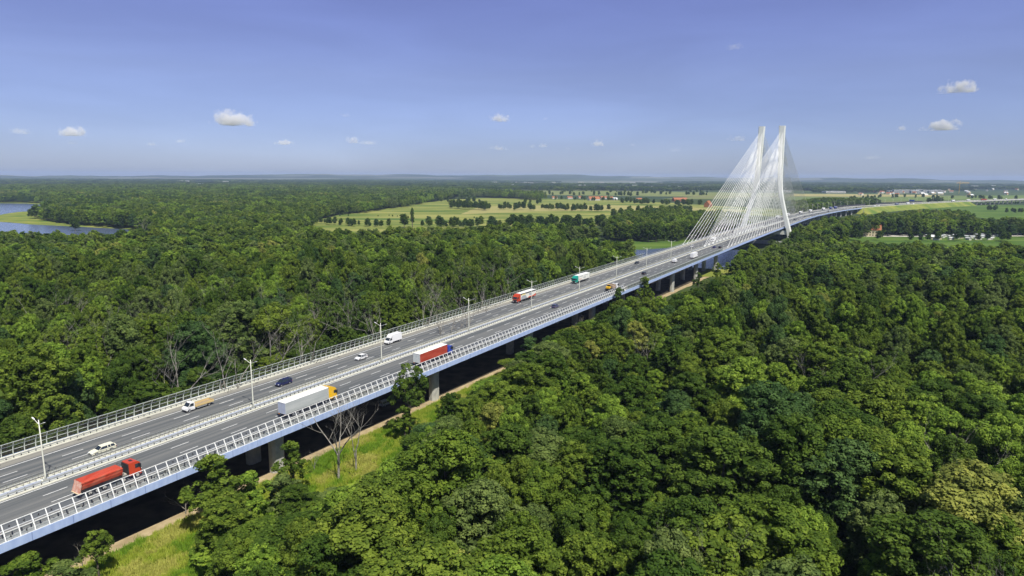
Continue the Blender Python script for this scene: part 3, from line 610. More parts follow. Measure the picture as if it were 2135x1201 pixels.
def truck_cab(t, x0, body, deflect=True, h=3.45, visor=None):
    hw = lambda x, z: 1.22 - .05 * max(0, z - 2.6) - .10 * max(0, x - x0 - 1.9)
    b = MB(); b.prism([(x0, .75), (x0, h), (x0 + .3, h + .04), (x0 + 1.7, h - .02), (x0 + 2.12, 2.9), (x0 + 2.3, 1.85), (x0 + 2.34, .55), (x0 + 1.6, .45), (x0 + 1.5, .75)], hw)
    if deflect:
        b.prism([(x0 - .25, h - .6), (x0 - .35, 3.98), (x0 + .25, 3.9), (x0 + 1.55, h + .05), (x0 + .2, h - .02), (x0, h - .6)], lambda x, z: 1.18)
        for sg in (1, -1): b.box(x0 - .7, x0 + .02, sg * 1.2 - .03, sg * 1.2 + .03, 1.0, h)
    cb = b.build('cab', body, t)
    b = MB(); b.poly([(x0 + 2.13, -1.02, 2.86), (x0 + 2.13, 1.02, 2.86), (x0 + 2.32, 1.08, 1.92), (x0 + 2.32, -1.08, 1.92)]); b.build('windscreen', GLASS, cb)
    b = MB()
    for sg in (1, -1):
        q = [(x0 + 1.15, 1.95), (x0 + 2.15, 1.9), (x0 + 2.02, 2.75), (x0 + 1.15, 2.75)]
        b.poly([(x, sg * (hw(x, z) + .015), z) for x, z in (q if sg < 0 else q[::-1])])
    b.build('side_windows', GLASS, cb)
    b = MB(); b.box(x0 + 2.3, x0 + 2.37, -.9, .9, .75, 1.6); b.box(x0 + 2.2, x0 + 2.4, -1.18, 1.18, .4, .68)
    for sg in (1, -1): b.box(x0 + 1.95, x0 + 2.15, sg * 1.45 - .14, sg * 1.45 + .14, 1.9, 2.7)
    b.build('grille_and_mirrors', DARKM, cb)
    b = MB(); [b.box(x0 + 2.3, x0 + 2.41, sg * .92 - .17, sg * .92 + .17, .75, .98) for sg in (1, -1)]; b.build('headlights', LIGHTW, cb)
    b = MB(); b.box(x0 + .7, x0 + 1.25, -.35, .35, h + .03, h + .07); b.build('roof_hatch', GLASS, cb)
    return cb
def semi(label, cabm, side_m, roof_m, rear_m, s_rear, L, way, deflect=True, extra=None, group=None, simple=False):
    t = thing('semi_truck', label, 'truck', group=group)
    b = MB(); b.box(0, 13.6, -1.27, 1.27, 1.18, 3.96); b.build('trailer_body', side_m, t)
    b = MB(); b.box(-.03, 13.63, -1.29, 1.29, 3.94, 4.03, 0, .02, .05); b.build('trailer_roof', roof_m, t)
    if not simple:
        b = MB(); b.box(-.03, .03, -1.29, 1.29, 1.15, 3.95); d = b.build('rear_doors', rear_m, t)
        b = MB()
        for y in (-1.27, -.02, 1.23): b.box(-.06, -.028, y, y + .04, 1.2, 3.9)
        for z in (1.2, 3.86): b.box(-.06, -.028, -1.25, 1.25, z, z + .05)
        for y in (-.9, -.35, .3, .85): b.box(-.06, -.03, y, y + .03, 1.3, 3.8)
        b.build('door_bars', ALU, d)
        b = MB()
        for sg in (1, -1): b.box(.0, 13.6, sg * 1.28 - .015, sg * 1.28 + .015, 1.1, 1.22)
        b.build('side_rail', DARKM, t)
        b = MB(); [b.box(-.05, .05, sg * 1.05 - .18, sg * 1.05 + .18, .92, 1.1) for sg in (1, -1)]; b.build('tail_lights', ORANGE, t)
        b = MB(); b.box(-.02, .12, -1.2, 1.2, .5, .66); b.build('underrun_bar', DARKM, t)
    b = MB(); b.box(.2, 15.6, -.55, .55, .75, 1.15); b.box(5.8, 10.6, -1.1, -1.0, .45, 1.0); b.box(5.8, 10.6, 1.0, 1.1, .45, 1.0); b.build('chassis', DARKM, t)
    truck_cab(t, 14.15, cabm, deflect, 3.45 if deflect else 3.1); wheels(t, (2.3, 3.6, 4.9, 12.6, 15.6), 2.5, .5, .34)
    if extra: extra(t)
    return put(t, s_rear, L, way)
GREYT = noisy('grey_curtain', (.36, .39, .38), (.46, .48, .46), 1.5, .5, mapping=(.1, .1, 1)); REDT = noisy('red_curtain', (.33, .042, .024), (.42, .07, .038), 1.2, .45, mapping=(.2, .2, 1)); WROOF = noisy('white_roof', (.78, .78, .74), (.84, .84, .80), .8, .5)
REARB = noisy('pale_blue_doors', (.42, .47, .60), (.5, .55, .66), 2, .5); REARW = noisy('white_doors', (.62, .66, .64), (.75, .78, .74), 2, .5)
semi('yellow cab semi truck with a plain grey trailer and white roof, nearest the bare tree', YELLOWP, GREYT, WROOF, REARB, 98.8, 12.25, 1)
semi('blue cab semi truck with a red sided trailer and white roof', BLUEP, REDT, WROOF, REARW, 148.4, 12.45, 1, deflect=False)
PRINT = noisy('printed_side', (.70, .70, .62), (.78, .76, .66), .8, .5); SILV = mat('print_silver', (.36, .38, .40), .5); PRY = mat('print_yellow', (.75, .62, .25), .5); PRR = mat('print_red', (.6, .08, .03), .5)
def red_print(t):
    for sg in (1, -1):
        Y = sg * 1.285
        def q(pts, z, m_, n):
            b = MB(); pts = pts if sg < 0 else pts[::-1]; b.poly([(x, Y + sg * z, zz) for x, zz in pts]); b.build(n, m_, t)
        q([(0, 3.35), (13.6, 3.35), (13.6, 3.9), (0, 3.9)], .004, DARKM, 'dark_print_stripe')
        q([(8, 1.3), (13.2, 1.3), (13.2, 2.4), (11.5, 2.9), (9, 2.7)], .008, SILV, 'grey_print_shape')
        q([(9.5, 3.0), (13.0, 3.0), (13.0, 3.5), (9.5, 3.6)], .012, PRY, 'yellow_print_shape')
        q([(0, 1.25), (7.6, 1.25), (6, 1.75), (3.4, 1.55), (1, 2.0), (0, 2.5)], .008, PRR, 'red_print_swoosh')
        q([(3.6, 2.2), (5.6, 2.0), (6.4, 3.0), (4.0, 3.2)], .012, SILV, 'grey_print_shape')
semi('red cab semi truck with a white roofed trailer printed in red, grey and yellow', REDP, PRINT, WROOF, REARW, 262.0, -11.9, -1, extra=red_print)
def green_print(t):
    for sg in (1, -1):
        Y = sg * 1.285
        for x0, x1, z0, z1, m_ in ((9.8, 13.0, 1.6, 2.2, mat('print_pale_red', (.62, .42, .36), .5)), (2, 6.5, 3.2, 3.5, SILV), (8.2, 12.8, 3.2, 3.5, SILV), (4.6, 7.6, 1.8, 2.7, mat('print_pale_grey', (.5, .5, .47), .5))):
            b = MB(); p = [(x0, z0), (x1, z0), (x1, z1), (x0, z1)]; p = p if sg < 0 else p[::-1]; b.poly([(x, Y + sg * .006, z) for x, z in p]); b.build('faded_print', m_, t)
semi('green cab semi truck with a cream trailer under faded print', TEAL, PRINT, WROOF, REARW, 321.5, -12.2, -1, extra=green_print)
# red tipper truck
t = thing('tipper_truck', 'red tipper truck with a covered half round trailer and separate red cab', 'truck')
DUST = noisy('dusty_red', (.50, .050, .022), (.56, .15, .085), .8, .6); TARP = noisy('red_tarp', (.42, .045, .02), (.50, .075, .04), 1, .7, mapping=(1, .3, 1))
b = MB(); st = [(0.35, 0), (9.4, 0)]; sec = [(-1.25, 2.95), (-1.2, 2.2), (-.95, 1.55), (-.5, 1.25), (.5, 1.25), (.95, 1.55), (1.2, 2.2), (1.25, 2.95)]
R = []
for x, top in ((-.15, 1), (.2, 0), (7.0, 0), (7.3, 0)): R.append([b.vert((x + (.0 if top == 0 else .45 * (z - 1.2) / 1.7), y, z)) for y, z in sec])
for i in range(3):
    for j in range(7): b.face((R[i][j + 1], R[i][j], R[i + 1][j], R[i + 1][j + 1]))
b.face(R[0]); b.face(R[3][::-1])
for sg in (1, -1): b.box(0, 7.3, sg * 1.29 - .05, sg * 1.29 + .05, 2.72, 2.95)
b.build('tipper_body', DUST, t)
b = MB()
for i in range(18): x = .1 + i * .395; b.prism([(x, 2.95), (x, 3.06), (x + .2, 3.10), (x + .39, 3.06), (x + .39, 2.95)], lambda x, z: 1.24 - max(0, z - 2.96) * 1.5)
b.build('tarpaulin', TARP, t)
b = MB(); b.hexa([(-.62, -1.2, 1.12), (-.3, -1.2, 1.12), (-.3, 1.2, 1.12), (-.62, 1.2, 1.12), (.10, -1.24, 2.98), (.2, -1.24, 2.98), (.2, 1.24, 2.98), (.10, 1.24, 2.98)]); tg = b.build('tailgate', noisy('dusty_gate', (.55, .22, .15), (.66, .48, .38), 1.5, .8), t)
b = MB(); b.box(-.75, -.15, -1.22, 1.22, 1.02, 1.13); b.build('chute_lip', noisy('yellow_dust', (.6, .5, .3), (.7, .6, .4), 2, .8), tg)
b = MB(); b.box(.3, 9.9, -.5, .5, .8, 1.2); b.build('chassis', mat('dusty_chassis', (.22, .2, .17), .8), t)
b = MB(); b.box(7.35, 8.1, -.9, .9, 1.1, 1.35); b.build('coupling_deck', mat('coupling_grey', (.42, .40, .34), .8), t)
b = MB(); b.tube([(7.5, -1.05, 1.3), (7.5, -1.05, 3.3), (7.5, 1.05, 3.3), (7.5, 1.05, 1.3)], .04, 5); b.build('tarp_frame', DARKM, t)
truck_cab(t, 8.45, REDP, False, 3.25); b = MB(); b.box(8.3, 8.45, -1.15, 1.15, 1.2, 3.1); b.build('cab_back', DARKM, t)
wheels(t, (1.3, 2.55, 3.8, 7.3, 9.9), 2.5, .5, .34, mat('dusty_rim', (.45, .43, .38), .6)); put(t, 53.8, 12.1, 1)
# lorry with a yellow machine and a load of timber
t = thing('flatbed_truck', 'white cab flatbed truck carrying a yellow machine and brown crates', 'truck')
b = MB(); b.box(0, 8.6, -1.25, 1.25, 1.0, 1.2); b.build('bed', DARKM, t); b = MB(); b.box(.3, 10.5, -.5, .5, .6, 1.0); b.build('chassis', DARKM, t)
truck_cab(t, 9.0, VWHITE, False, 3.0); wheels(t, (1.6, 2.9, 10.3), 2.5, .48, .34); put(t, 292.0, 12.1, 1)
def onbed(name, label, cat, dx, build):
    q = thing(name, label, cat); build(q); put(q, 292.0 + dx, 12.1, 1); q.location.z += 1.2; return q
def mach(q):
    b = MB(); b.prism([(0, .5), (0, 1.3), (.7, 1.5), (1.9, 1.35), (2.3, .6)], lambda x, z: .9); b.build('engine_cover', YELLOWP, q)
    b = MB(); b.box(.9, 1.9, -.6, .6, 1.4, 2.3, 0, .12, .08); b.build('cab', GLASS, q)
    b = MB(); b.box(.85, 1.95, -.68, .68, 2.28, 2.36); b.build('cab_roof', YELLOWP, q)
    for sg in (1, -1):
        b = MB(); b.prism([(-.3, .25), (0, .02), (2.3, .02), (2.6, .25), (2.3, .5), (0, .5)], lambda x, z: .2); o = b.build('track', BLACK, q); o.location = (0, sg * .85, 0)
onbed('compact_excavator', 'small yellow machine standing on the rear of the flatbed truck', 'machine', .6, mach)
def crates(q):
    for x, y, z, m_, n in ((0, -.6, 0, WOOD, 1.5), (0, .6, 0, WOOD, 1.7), (1.4, -.6, 0, mat('crate_pink', (.5, .36, .30), .7), 1.3), (1.4, .6, 0, WOOD, 1.9), (2.8, -.6, 0, WOOD, 1.6), (2.8, .6, 0, mat('crate_dark', (.2, .15, .08), .7), 1.8)):
        b = MB(); b.box(x, x + 1.25, y - .55, y + .55, .1, n, 0, .03, .03); b.box(x, x + 1.25, y - .5, y - .35, 0, .1); b.box(x, x + 1.25, y + .35, y + .5, 0, .1); b.build('crate', m_, q)
onbed('crate_stack', 'brown wooden crates packed behind the cab of the flatbed truck', 'crates', 4.2, crates)
# cars and vans
car('cream white estate car on the far carriageway beside the median', 'estate', (.78, .76, .58), 66.2, -4.5, -1)
flatbed('white flatbed van with an empty wooden bed by the far edge', 92.6, -11.4, -1)
car('dark navy people carrier in the middle lane of the far carriageway', 'mpv', (.018, .022, .085), 115.8, -7.9, -1)
car('white hatchback in the middle lane near a street lamp', 'hatch', (.78, .78, .76), 145.2, -7.4, -1)
box_van('white box van at the far edge lane', 165.8, -12.6, -1)
car('dark blue grey car on the near carriageway ahead of the red trailer', 'hatch', (.085, .085, .17), 246.8, 7.7, 1)
car('black car on the far carriageway ahead of the green truck', 'hatch', (.02, .02, .025), 392.5, -11.2, -1)
car('small white car on the far carriageway near the first cables', 'hatch', (.7, .7, .7), 501.8, -8.2, -1)
box_van('white lorry coming along the far carriageway between the first cables', 552, -5.0, -1, 6.0, 3.5)
car('black car in the middle lane of the near carriageway before the white van', 'hatch', (.02, .02, .03), 354.8, 7.7, 1)
box_van('low white van in the middle lane of the near carriageway', 411.2, 7.5, 1, 3.0, 2.25)
box_van('tall white lorry on the near carriageway before the first near cable', 441.0, 11.3, 1, 9.5, 3.6)
car('dark blue car beside a black car on the near carriageway', 'sedan', (.04, .05, .20), 506.0, 7.7, 1)
car('black car beside a dark blue car on the near carriageway', 'hatch', (.015, .015, .02), 506.5, 11.9, 1)
far = [(895, -12.5, 't'), (973.8, -12.2, 't'), (869, 10, 'd'), (902, 10.8, 'w'), (914, 11.9, 'w'), (969, 9.2, 'd'), (1090, -12, 't'), (1188.5, -12.4, 't'), (1011, 12.0, 'd'), (1094, 12.0, 's'), (1312, -12.4, 't'), (1377, -12.3, 'b'), (1414, -12.2, 'b'),
       (1309, 10.5, 'w'), (1447, -4.5, 'w'), (1482, -7.6, 'w'), (1480, 7.5, 'd'), (1515, 4.2, 'w'), (1591, 11.8, 'v'), (1618, 12, 'v'), (1743, 4.8, 'b'), (1811, 4.2, 't'), (1830, 11.8, 'v'), (1926, 10.5, 'w'), (1996, 4.2, 'd'),
       (2137, -12, 't'), (2112, 8.8, 'w'), (2226, -10.5, 't'), (2245, -4.2, 'w'), (2313, -9.5, 'r'), (2328, -9.5, 'r'), (2396, -12, 't'), (2455, -9.5, 'v'), (2514, -4.5, 'd'),
       (642, -11.5, 'd'), (655, 7.8, 'w'), (600, -7.8, 'd'), (700, -4.2, 'w'), (680, 11.8, 'd'), (812, 7.8, 'w'), (835, -7.8, 'w'), (1060, 7.8, 'w'), (1150, -4.2, 'd'), (1230, 7.8, 'd'), (1400, 7.8, 'w')]
ref = {}
for s, L, k in far:
    way = 1 if L > 0 else -1; zone = 'beyond the pylon' if s > 745 else 'among the cables before the pylon'
    if k in 'tbr' and (k not in ref):
        nm = {'t': 'white', 'b': 'dark blue', 'r': 'red'}[k]
        ref[k] = semi('x', {'t': VWHITE, 'b': BLUEP, 'r': REDP}[k], {'t': WROOF, 'b': paint('far_blue', (.06, .08, .2)), 'r': REDT}[k], WROOF if k != 'r' else REDT, REARW, s, L, way, group='x', simple=True); o = ref[k]
    elif k in 'tbr': o = copy_tree(ref[k])
    elif k == 'v' and 'v' not in ref: o = ref['v'] = box_van('x', s, L, way, 5.5, 3.2)
    elif k == 'v': o = copy_tree(ref['v'])
    elif k not in ref: o = ref[k] = car('x', 'hatch' if k != 's' else 'estate', {'w': (.76, .76, .74), 'd': (.02, .022, .03), 's': (.35, .36, .37)}[k], s, L, way)
    else: o = copy_tree(ref[k])
    nm = {'t': 'white semi truck', 'b': 'dark blue semi truck', 'r': 'red semi truck', 'v': 'white box van', 'w': 'small white car', 'd': 'small dark car', 's': 'silver estate car'}[k]
    o['label'] = f'tiny {nm.replace("small ", "")} {zone}' + (' on the ' + ('near' if L > 0 else 'far') + ' carriageway'); o['group'] = f'distant {nm}s {zone} on the {"near" if L > 0 else "far"} carriageway'
    put(o, s, L, way)
c = car('grey car standing in the shade under the bridge by the second pier', 'mpv', (.30, .34, .34), 150, 11, 1); p = SL(143, 4.5); c.location = (p.x, p.y, .08); c.rotation_euler = (0, 0, rotz(0))
# ------------------------------------------------------------------ trees
def np_mesh(name, V, Q, mats, tint=None, tris=False):
    me = bpy.data.meshes.new(name); n = len(V); k = Q.shape[1]
    me.vertices.add(n); me.vertices.foreach_set('co', V.astype('f').ravel())
    me.loops.add(len(Q) * k); me.loops.foreach_set('vertex_index', Q.astype('i').ravel())
    me.polygons.add(len(Q)); me.polygons.foreach_set('loop_start', np.arange(0, len(Q) * k, k, dtype='i')); me.polygons.foreach_set('loop_total', np.full(len(Q), k, 'i'))
    for m_ in mats: me.materials.append(m_)
    if tint is not None:
        a = me.attributes.new('tint', 'FLOAT', 'POINT'); a.data.foreach_set('value', tint.astype('f'))
    me.update(calc_edges=True); return me
ICO = None
def ico():
    global ICO
    if ICO is None:
        import bmesh
        bm = bmesh.new(); bmesh.ops.create_icosphere(bm, subdivisions=2, radius=1)
        ICO = (np.array([v.co[:] for v in bm.verts]), np.array([[v.index for v in f.verts] for f in bm.faces])); bm.free()
    return ICO
def crown_arrays(rng, R=5.0, zt=20.0, zb=5.0, nl=6, nc=90, lpc=110, leaf=.42, rc=(.85, 1.5), core=.74, openness=0.0, squash=.92):
    """a crown: a few big limbs' worth of foliage, each covered with leaf clumps, each clump a dome of leaf-sized faces"""
    H = zt - zb; lobes = []
    for i in range(nl):
        f = (i + .5) / nl; a = i * 2.4 + rng.uniform(0, .8)
        rr = R * (.50 - .34 * abs(f - .45)) * (.12 if i == nl - 1 else 1); lr = R * rng.uniform(.46, .62) * (1.05 - .25 * f)
        lobes.append((rr * math.cos(a), rr * math.sin(a), zb + lr * .8 + (H - lr * 1.75) * f, lr))
    lobes = np.array(lobes); V = []; T = []; P = []
    tries = 0; C = []
    while len(C) < nc and tries < nc * 12:
        tries += 1; l = lobes[rng.integers(len(lobes))]; d = rng.normal(size=3); d /= np.linalg.norm(d)
        if d[2] < -.45: continue
        p = l[:3] + d * l[3] * rng.uniform(.82, 1.08) * np.array([1, 1, 1.05])
        if any(np.linalg.norm((p - q[:3])) < q[3] * .72 for q in lobes): continue
        C.append((p, rng.uniform(*rc) * (1 - .3 * (tries % 3 == 0)), rng.uniform(0, 1), d))
    VV = []; TT = []
    for p, r, tn_, d in C:
        n = rng.normal(size=(lpc, 3)); n[:, 2] += .35; n += d * .55; n /= np.linalg.norm(n, axis=1)[:, None]
        pos = p + n * (r * rng.uniform(.62, 1.08, (lpc, 1))) * np.array([1, 1, squash])
        nn = n + rng.normal(size=(lpc, 3)) * .42; nn[:, 2] += .25; nn /= np.linalg.norm(nn, axis=1)[:, None]
        a = np.cross(nn, rng.normal(size=(lpc, 3))); a /= np.linalg.norm(a, axis=1)[:, None] + 1e-9; b_ = np.cross(nn, a)
        s_ = leaf * rng.uniform(.6, 1.3, (lpc, 1)) * .5; e = rng.uniform(.55, 1.0, (lpc, 1))
        VV.append(np.stack([pos - a * s_ - b_ * s_ * e * .3, pos - b_ * s_ * e, pos + a * s_ + b_ * s_ * e * .2, pos + b_ * s_ * e], 1).reshape(-1, 3))
        TT.append(np.repeat(np.clip(tn_ + rng.normal(size=lpc) * .22, 0, 1), 4))
    V = np.concatenate(VV); T = np.concatenate(TT); Q = np.arange(len(V)).reshape(-1, 4)
    iv, itf = ico(); CV = []; CQ = []; off = len(V)
    if core > 0:                                         # inner foliage that closes the crown without a smooth core
        for l in lobes:
            n = int(26 + 60 * min(1, nc / 200)); d = rng.normal(size=(n, 3)); d /= np.linalg.norm(d, axis=1)[:, None]; c0 = l[:3] + d * l[3] * rng.uniform(.15, min(.8, core + .22), (n, 1))
            a = rng.normal(size=(n, 3)); a /= np.linalg.norm(a, axis=1)[:, None]; e = np.cross(a, rng.normal(size=(n, 3))); e /= np.linalg.norm(e, axis=1)[:, None] + 1e-9
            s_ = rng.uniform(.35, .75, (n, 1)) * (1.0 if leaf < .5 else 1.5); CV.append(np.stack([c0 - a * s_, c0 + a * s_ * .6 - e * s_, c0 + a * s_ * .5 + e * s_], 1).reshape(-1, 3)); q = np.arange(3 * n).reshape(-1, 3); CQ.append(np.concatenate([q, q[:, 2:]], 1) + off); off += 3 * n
    return V, Q, T, (np.concatenate(CV) if CV else None), (np.concatenate(CQ) if CQ else None), lobes
def crown_mesh(name, rng, m_, **kw):
    V, Q, T, CV, CQ, lobes = crown_arrays(rng, **kw); n = len(V)
    co = V; loops = Q.ravel(); tot = np.full(len(Q), 4)
    if CV is not None:
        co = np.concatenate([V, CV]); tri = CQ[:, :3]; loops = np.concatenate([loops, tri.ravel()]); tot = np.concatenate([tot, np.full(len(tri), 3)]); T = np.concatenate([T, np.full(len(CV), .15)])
    me = bpy.data.meshes.new(name); me.vertices.add(len(co)); me.vertices.foreach_set('co', co.astype('f').ravel())
    me.loops.add(len(loops)); me.loops.foreach_set('vertex_index', loops.astype('i'))
    st = np.concatenate([[0], np.cumsum(tot)[:-1]]); me.polygons.add(len(tot)); me.polygons.foreach_set('loop_start', st.astype('i')); me.polygons.foreach_set('loop_total', tot.astype('i'))
    me.materials.append(m_); a = me.attributes.new('tint', 'FLOAT', 'POINT'); a.data.foreach_set('value', T.astype('f')); me.update(calc_edges=True)
    return me, lobes
def with_mat(me, m_): c = me.copy(); c.materials[0] = m_; return c
def trunk_mesh(lobes, zt, r=.32, bark=None):
    b = MB(); lean = (random.uniform(-.6, .6), random.uniform(-.6, .6)); zf = zt * .45
    b.tube([(0, 0, -.3), (lean[0] * .3, lean[1] * .3, zf * .5), (lean[0], lean[1], zf), (lean[0] * 1.3, lean[1] * 1.3, zt * .75)], [r * 1.25, r, r * .75, r * .3], 7)
    for l in lobes[:5]: b.tube([(lean[0] * .8, lean[1] * .8, zf * .8), ((l[0] + lean[0]) * .5, (l[1] + lean[1]) * .5, (zf + l[2]) * .5), tuple(l[:3])], [r * .5, r * .32, r * .12], 5)
    return b.data('trunk', bark or BARK)
rng = np.random.default_rng(11)
SH0 = [dict(R=5.2, zt=20, zb=3.5, nl=7, nc=330, lpc=95, leaf=.31, rc=(.55, .95), core=.5), dict(R=5.6, zt=20, zb=2.5, nl=9, nc=400, lpc=80, leaf=.30, rc=(.45, .85), core=.5), dict(R=4.8, zt=20, zb=2, nl=8, nc=270, lpc=105, rc=(.6, 1.1), leaf=.32, core=.5), dict(R=5.4, zt=20, zb=4, nl=6, nc=270, lpc=85, rc=(.5, .95), core=.45, leaf=.31)]
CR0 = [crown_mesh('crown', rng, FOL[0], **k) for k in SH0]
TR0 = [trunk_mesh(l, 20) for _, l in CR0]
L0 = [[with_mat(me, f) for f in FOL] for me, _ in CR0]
SH1 = [dict(R=5.2, zt=20, zb=3, nl=7, nc=120, lpc=30, leaf=.7, rc=(.7, 1.3), core=.55), dict(R=5.6, zt=20, zb=3, nl=8, nc=140, lpc=28, leaf=.66, rc=(.6, 1.2), core=.55), dict(R=4.9, zt=20, zb=2, nl=7, nc=110, lpc=30, leaf=.72, rc=(.7, 1.3), core=.55)]
CR1 = [crown_mesh('crown', rng, FOL[0], **k) for k in SH1]
SH2 = [dict(R=5.5, zt=20, zb=3, nl=5, nc=36, lpc=16, leaf=1.7, rc=(1.1, 2.1), core=.74)] * 2
def clump_mesh(rng):                                    # a piece of distant wood: nine crowns standing together
    co = []; lp = []; tt = []; tn = []; off = 0
    for i in range(9):
        cx, cy = (i % 3 - 1) * 8.5 + rng.uniform(-2.5, 2.5), (i // 3 - 1) * 8.5 + rng.uniform(-2.5, 2.5); k = rng.uniform(.78, 1.12)
        V, Q, T, CV, CQ, _ = crown_arrays(rng, **SH2[0]); A = np.concatenate([V, CV]) * np.array([k, k, k]) + np.array([cx, cy, 0])
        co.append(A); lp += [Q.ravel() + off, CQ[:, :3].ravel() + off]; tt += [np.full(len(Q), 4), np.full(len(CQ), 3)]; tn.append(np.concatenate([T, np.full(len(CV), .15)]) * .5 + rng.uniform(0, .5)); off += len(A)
    co = np.concatenate(co); lp = np.concatenate(lp); tt = np.concatenate(tt); tn = np.concatenate(tn)
    me = bpy.data.meshes.new('clump'); me.vertices.add(len(co)); me.vertices.foreach_set('co', co.astype('f').ravel()); me.loops.add(len(lp)); me.loops.foreach_set('vertex_index', lp.astype('i'))
    me.polygons.add(len(tt)); me.polygons.foreach_set('loop_start', np.concatenate([[0], np.cumsum(tt)[:-1]]).astype('i')); me.polygons.foreach_set('loop_total', tt.astype('i'))
    me.materials.append(FOL[0]); a = me.attributes.new('tint', 'FLOAT', 'POINT'); a.data.foreach_set('value', tn.astype('f')); me.update(calc_edges=True); return me
def proto_collection(name, meshes):
    c = bpy.data.collections.new(name)
    for i, me in enumerate(meshes): o = bpy.data.objects.new('%s_%03d' % (name, i), me); c.objects.link(o)
    return c
P0 = proto_collection('near_crown_shapes', [L0[i][k] for i in range(4) for k in range(6)])
P1 = proto_collection('mid_crown_shapes', [with_mat(CR1[i][0], FOL[k]) for i in range(3) for k in range(6)])
_cl = [clump_mesh(rng) for _ in range(3)]
P2 = proto_collection('clump_shapes', [with_mat(_cl[i], FOL[k]) for i in range(3) for k in range(6)])
def scatter(name, coll, pos, idx, rot, scl, label, cat, mt=None):
    me = bpy.data.meshes.new(name); n = len(pos); me.vertices.add(n); me.vertices.foreach_set('co', np.asarray(pos, 'f').ravel())
    a = me.attributes.new('pick', 'INT', 'POINT'); a.data.foreach_set('value', np.asarray(idx, 'i'))
    a = me.attributes.new('turn', 'FLOAT_VECTOR', 'POINT'); a.data.foreach_set('vector', np.stack([np.zeros(n), np.zeros(n), rot], 1).astype('f').ravel())
    a = me.attributes.new('size', 'FLOAT_VECTOR', 'POINT'); a.data.foreach_set('vector', np.asarray(scl, 'f').ravel())
    o = link(name, me, None, label, cat, None, 'stuff')
    g = bpy.data.node_groups.new(name, 'GeometryNodeTree'); g.interface.new_socket('Geometry', in_out='INPUT', socket_type='NodeSocketGeometry'); g.interface.new_socket('Geometry', in_out='OUTPUT', socket_type='NodeSocketGeometry')
    gi = g.nodes.new('NodeGroupInput'); go = g.nodes.new('NodeGroupOutput'); ci = g.nodes.new('GeometryNodeCollectionInfo'); ip = g.nodes.new('GeometryNodeInstanceOnPoints')
    ci.inputs['Collection'].default_value = coll; ci.inputs['Separate Children'].default_value = True; ci.inputs['Reset Children'].default_value = True
    def na(nm, ty): q = g.nodes.new('GeometryNodeInputNamedAttribute'); q.data_type = ty; q.inputs[0].default_value = nm; return q
    ip.inputs['Pick Instance'].default_value = True
    g.links.new(gi.outputs[0], ip.inputs['Points']); g.links.new(ci.outputs[0], ip.inputs['Instance'])
    g.links.new(na('pick', 'INT').outputs[0], ip.inputs['Instance Index']); g.links.new(na('turn', 'FLOAT_VECTOR').outputs[0], ip.inputs['Rotation']); g.links.new(na('size', 'FLOAT_VECTOR').outputs[0], ip.inputs['Scale'])
    g.links.new(ip.outputs[0], go.inputs[0]); md = o.modifiers.new('scatter', 'NODES'); md.node_group = g; return o
# where the woods stand: outlines of the tree tops as the picture shows them, carried to the ground plane under them
def inside(px, py, poly):
    r = np.zeros(len(px), bool); n = len(poly); j = n - 1
    for i in range(n):
        xi, yi = poly[i]; xj, yj = poly[j]
        c = ((yi > py) != (yj > py)) & (px < (xj - xi) * (py - yi) / ((yj - yi) + 1e-9) + xi); r ^= c; j = i
    return r
WOODS = [
 [(-500, 1900), (-500, 494), (-100, 488), (0, 482), (60, 487), (140, 480), (175, 488), (250, 484), (330, 474), (420, 462), (560, 468), (640, 470), (680, 482), (800, 484), (880, 478), (960, 474), (1100, 472), (1180, 470), (1250, 470), (1290, 478), (1306, 496), (1318, 515), (1322, 560), (1400, 1900)],
 [(76, 433), (90, 436), (141, 441), (220, 446), (300, 452), (330, 476), (420, 470), (560, 472), (640, 456), (655, 438), (700, 428), (780, 422), (850, 414), (920, 405), (960, 399), (1060, 402), (1130, 405), (1125, 399), (1000, 394), (880, 390), (700, 386), (500, 383), (300, 381), (0, 379), (-500, 377), (-500, 406), (0, 407), (90, 408), (104, 414), (96, 420), (80, 428)],
 [(1300, 660), (1470, 574), (1532, 548), (1545, 528), (1590, 516), (1620, 506), (1640, 498), (1690, 494), (1760, 495), (1800, 503), (1850, 509), (1920, 510), (2000, 511), (2060, 508), (2135, 505), (2700, 498), (2700, 1900), (-500, 1900), (-300, 1250)],
 [(1650, 482), (1680, 470), (1700, 462), (1760, 456), (1790, 449), (1830, 447), (1860, 444), (1900, 441), (1940, 437), (1990, 438), (2020, 444), (2035, 456), (2080, 458), (2135, 455), (2700, 452), (2700, 460), (2135, 462), (2000, 462), (1860, 462), (1775, 464), (1740, 486), (1660, 490)],
 [(1262, 462), (1300, 440), (1340, 436), (1420, 436), (1500, 440), (1560, 446), (1560, 462), (1480, 466), (1430, 468), (1390, 467), (1310, 470), (1270, 468)],
 [(1655, 424), (1690, 414), (1730, 412), (1800, 412), (1835, 414), (1825, 417), (1750, 420), (1700, 426), (1660, 434)]]
NOT = [[(1778, 470), (1850, 470), (1850, 498), (1778, 498)]]
CURVE = np.stack([PX, PY], 1)[::2]
def road_dist(x, y):
    d = np.full(len(x), 1e9)
    for cx, cy in CURVE: d = np.minimum(d, (x - cx) ** 2 + (y - cy) ** 2)
    return np.sqrt(d)
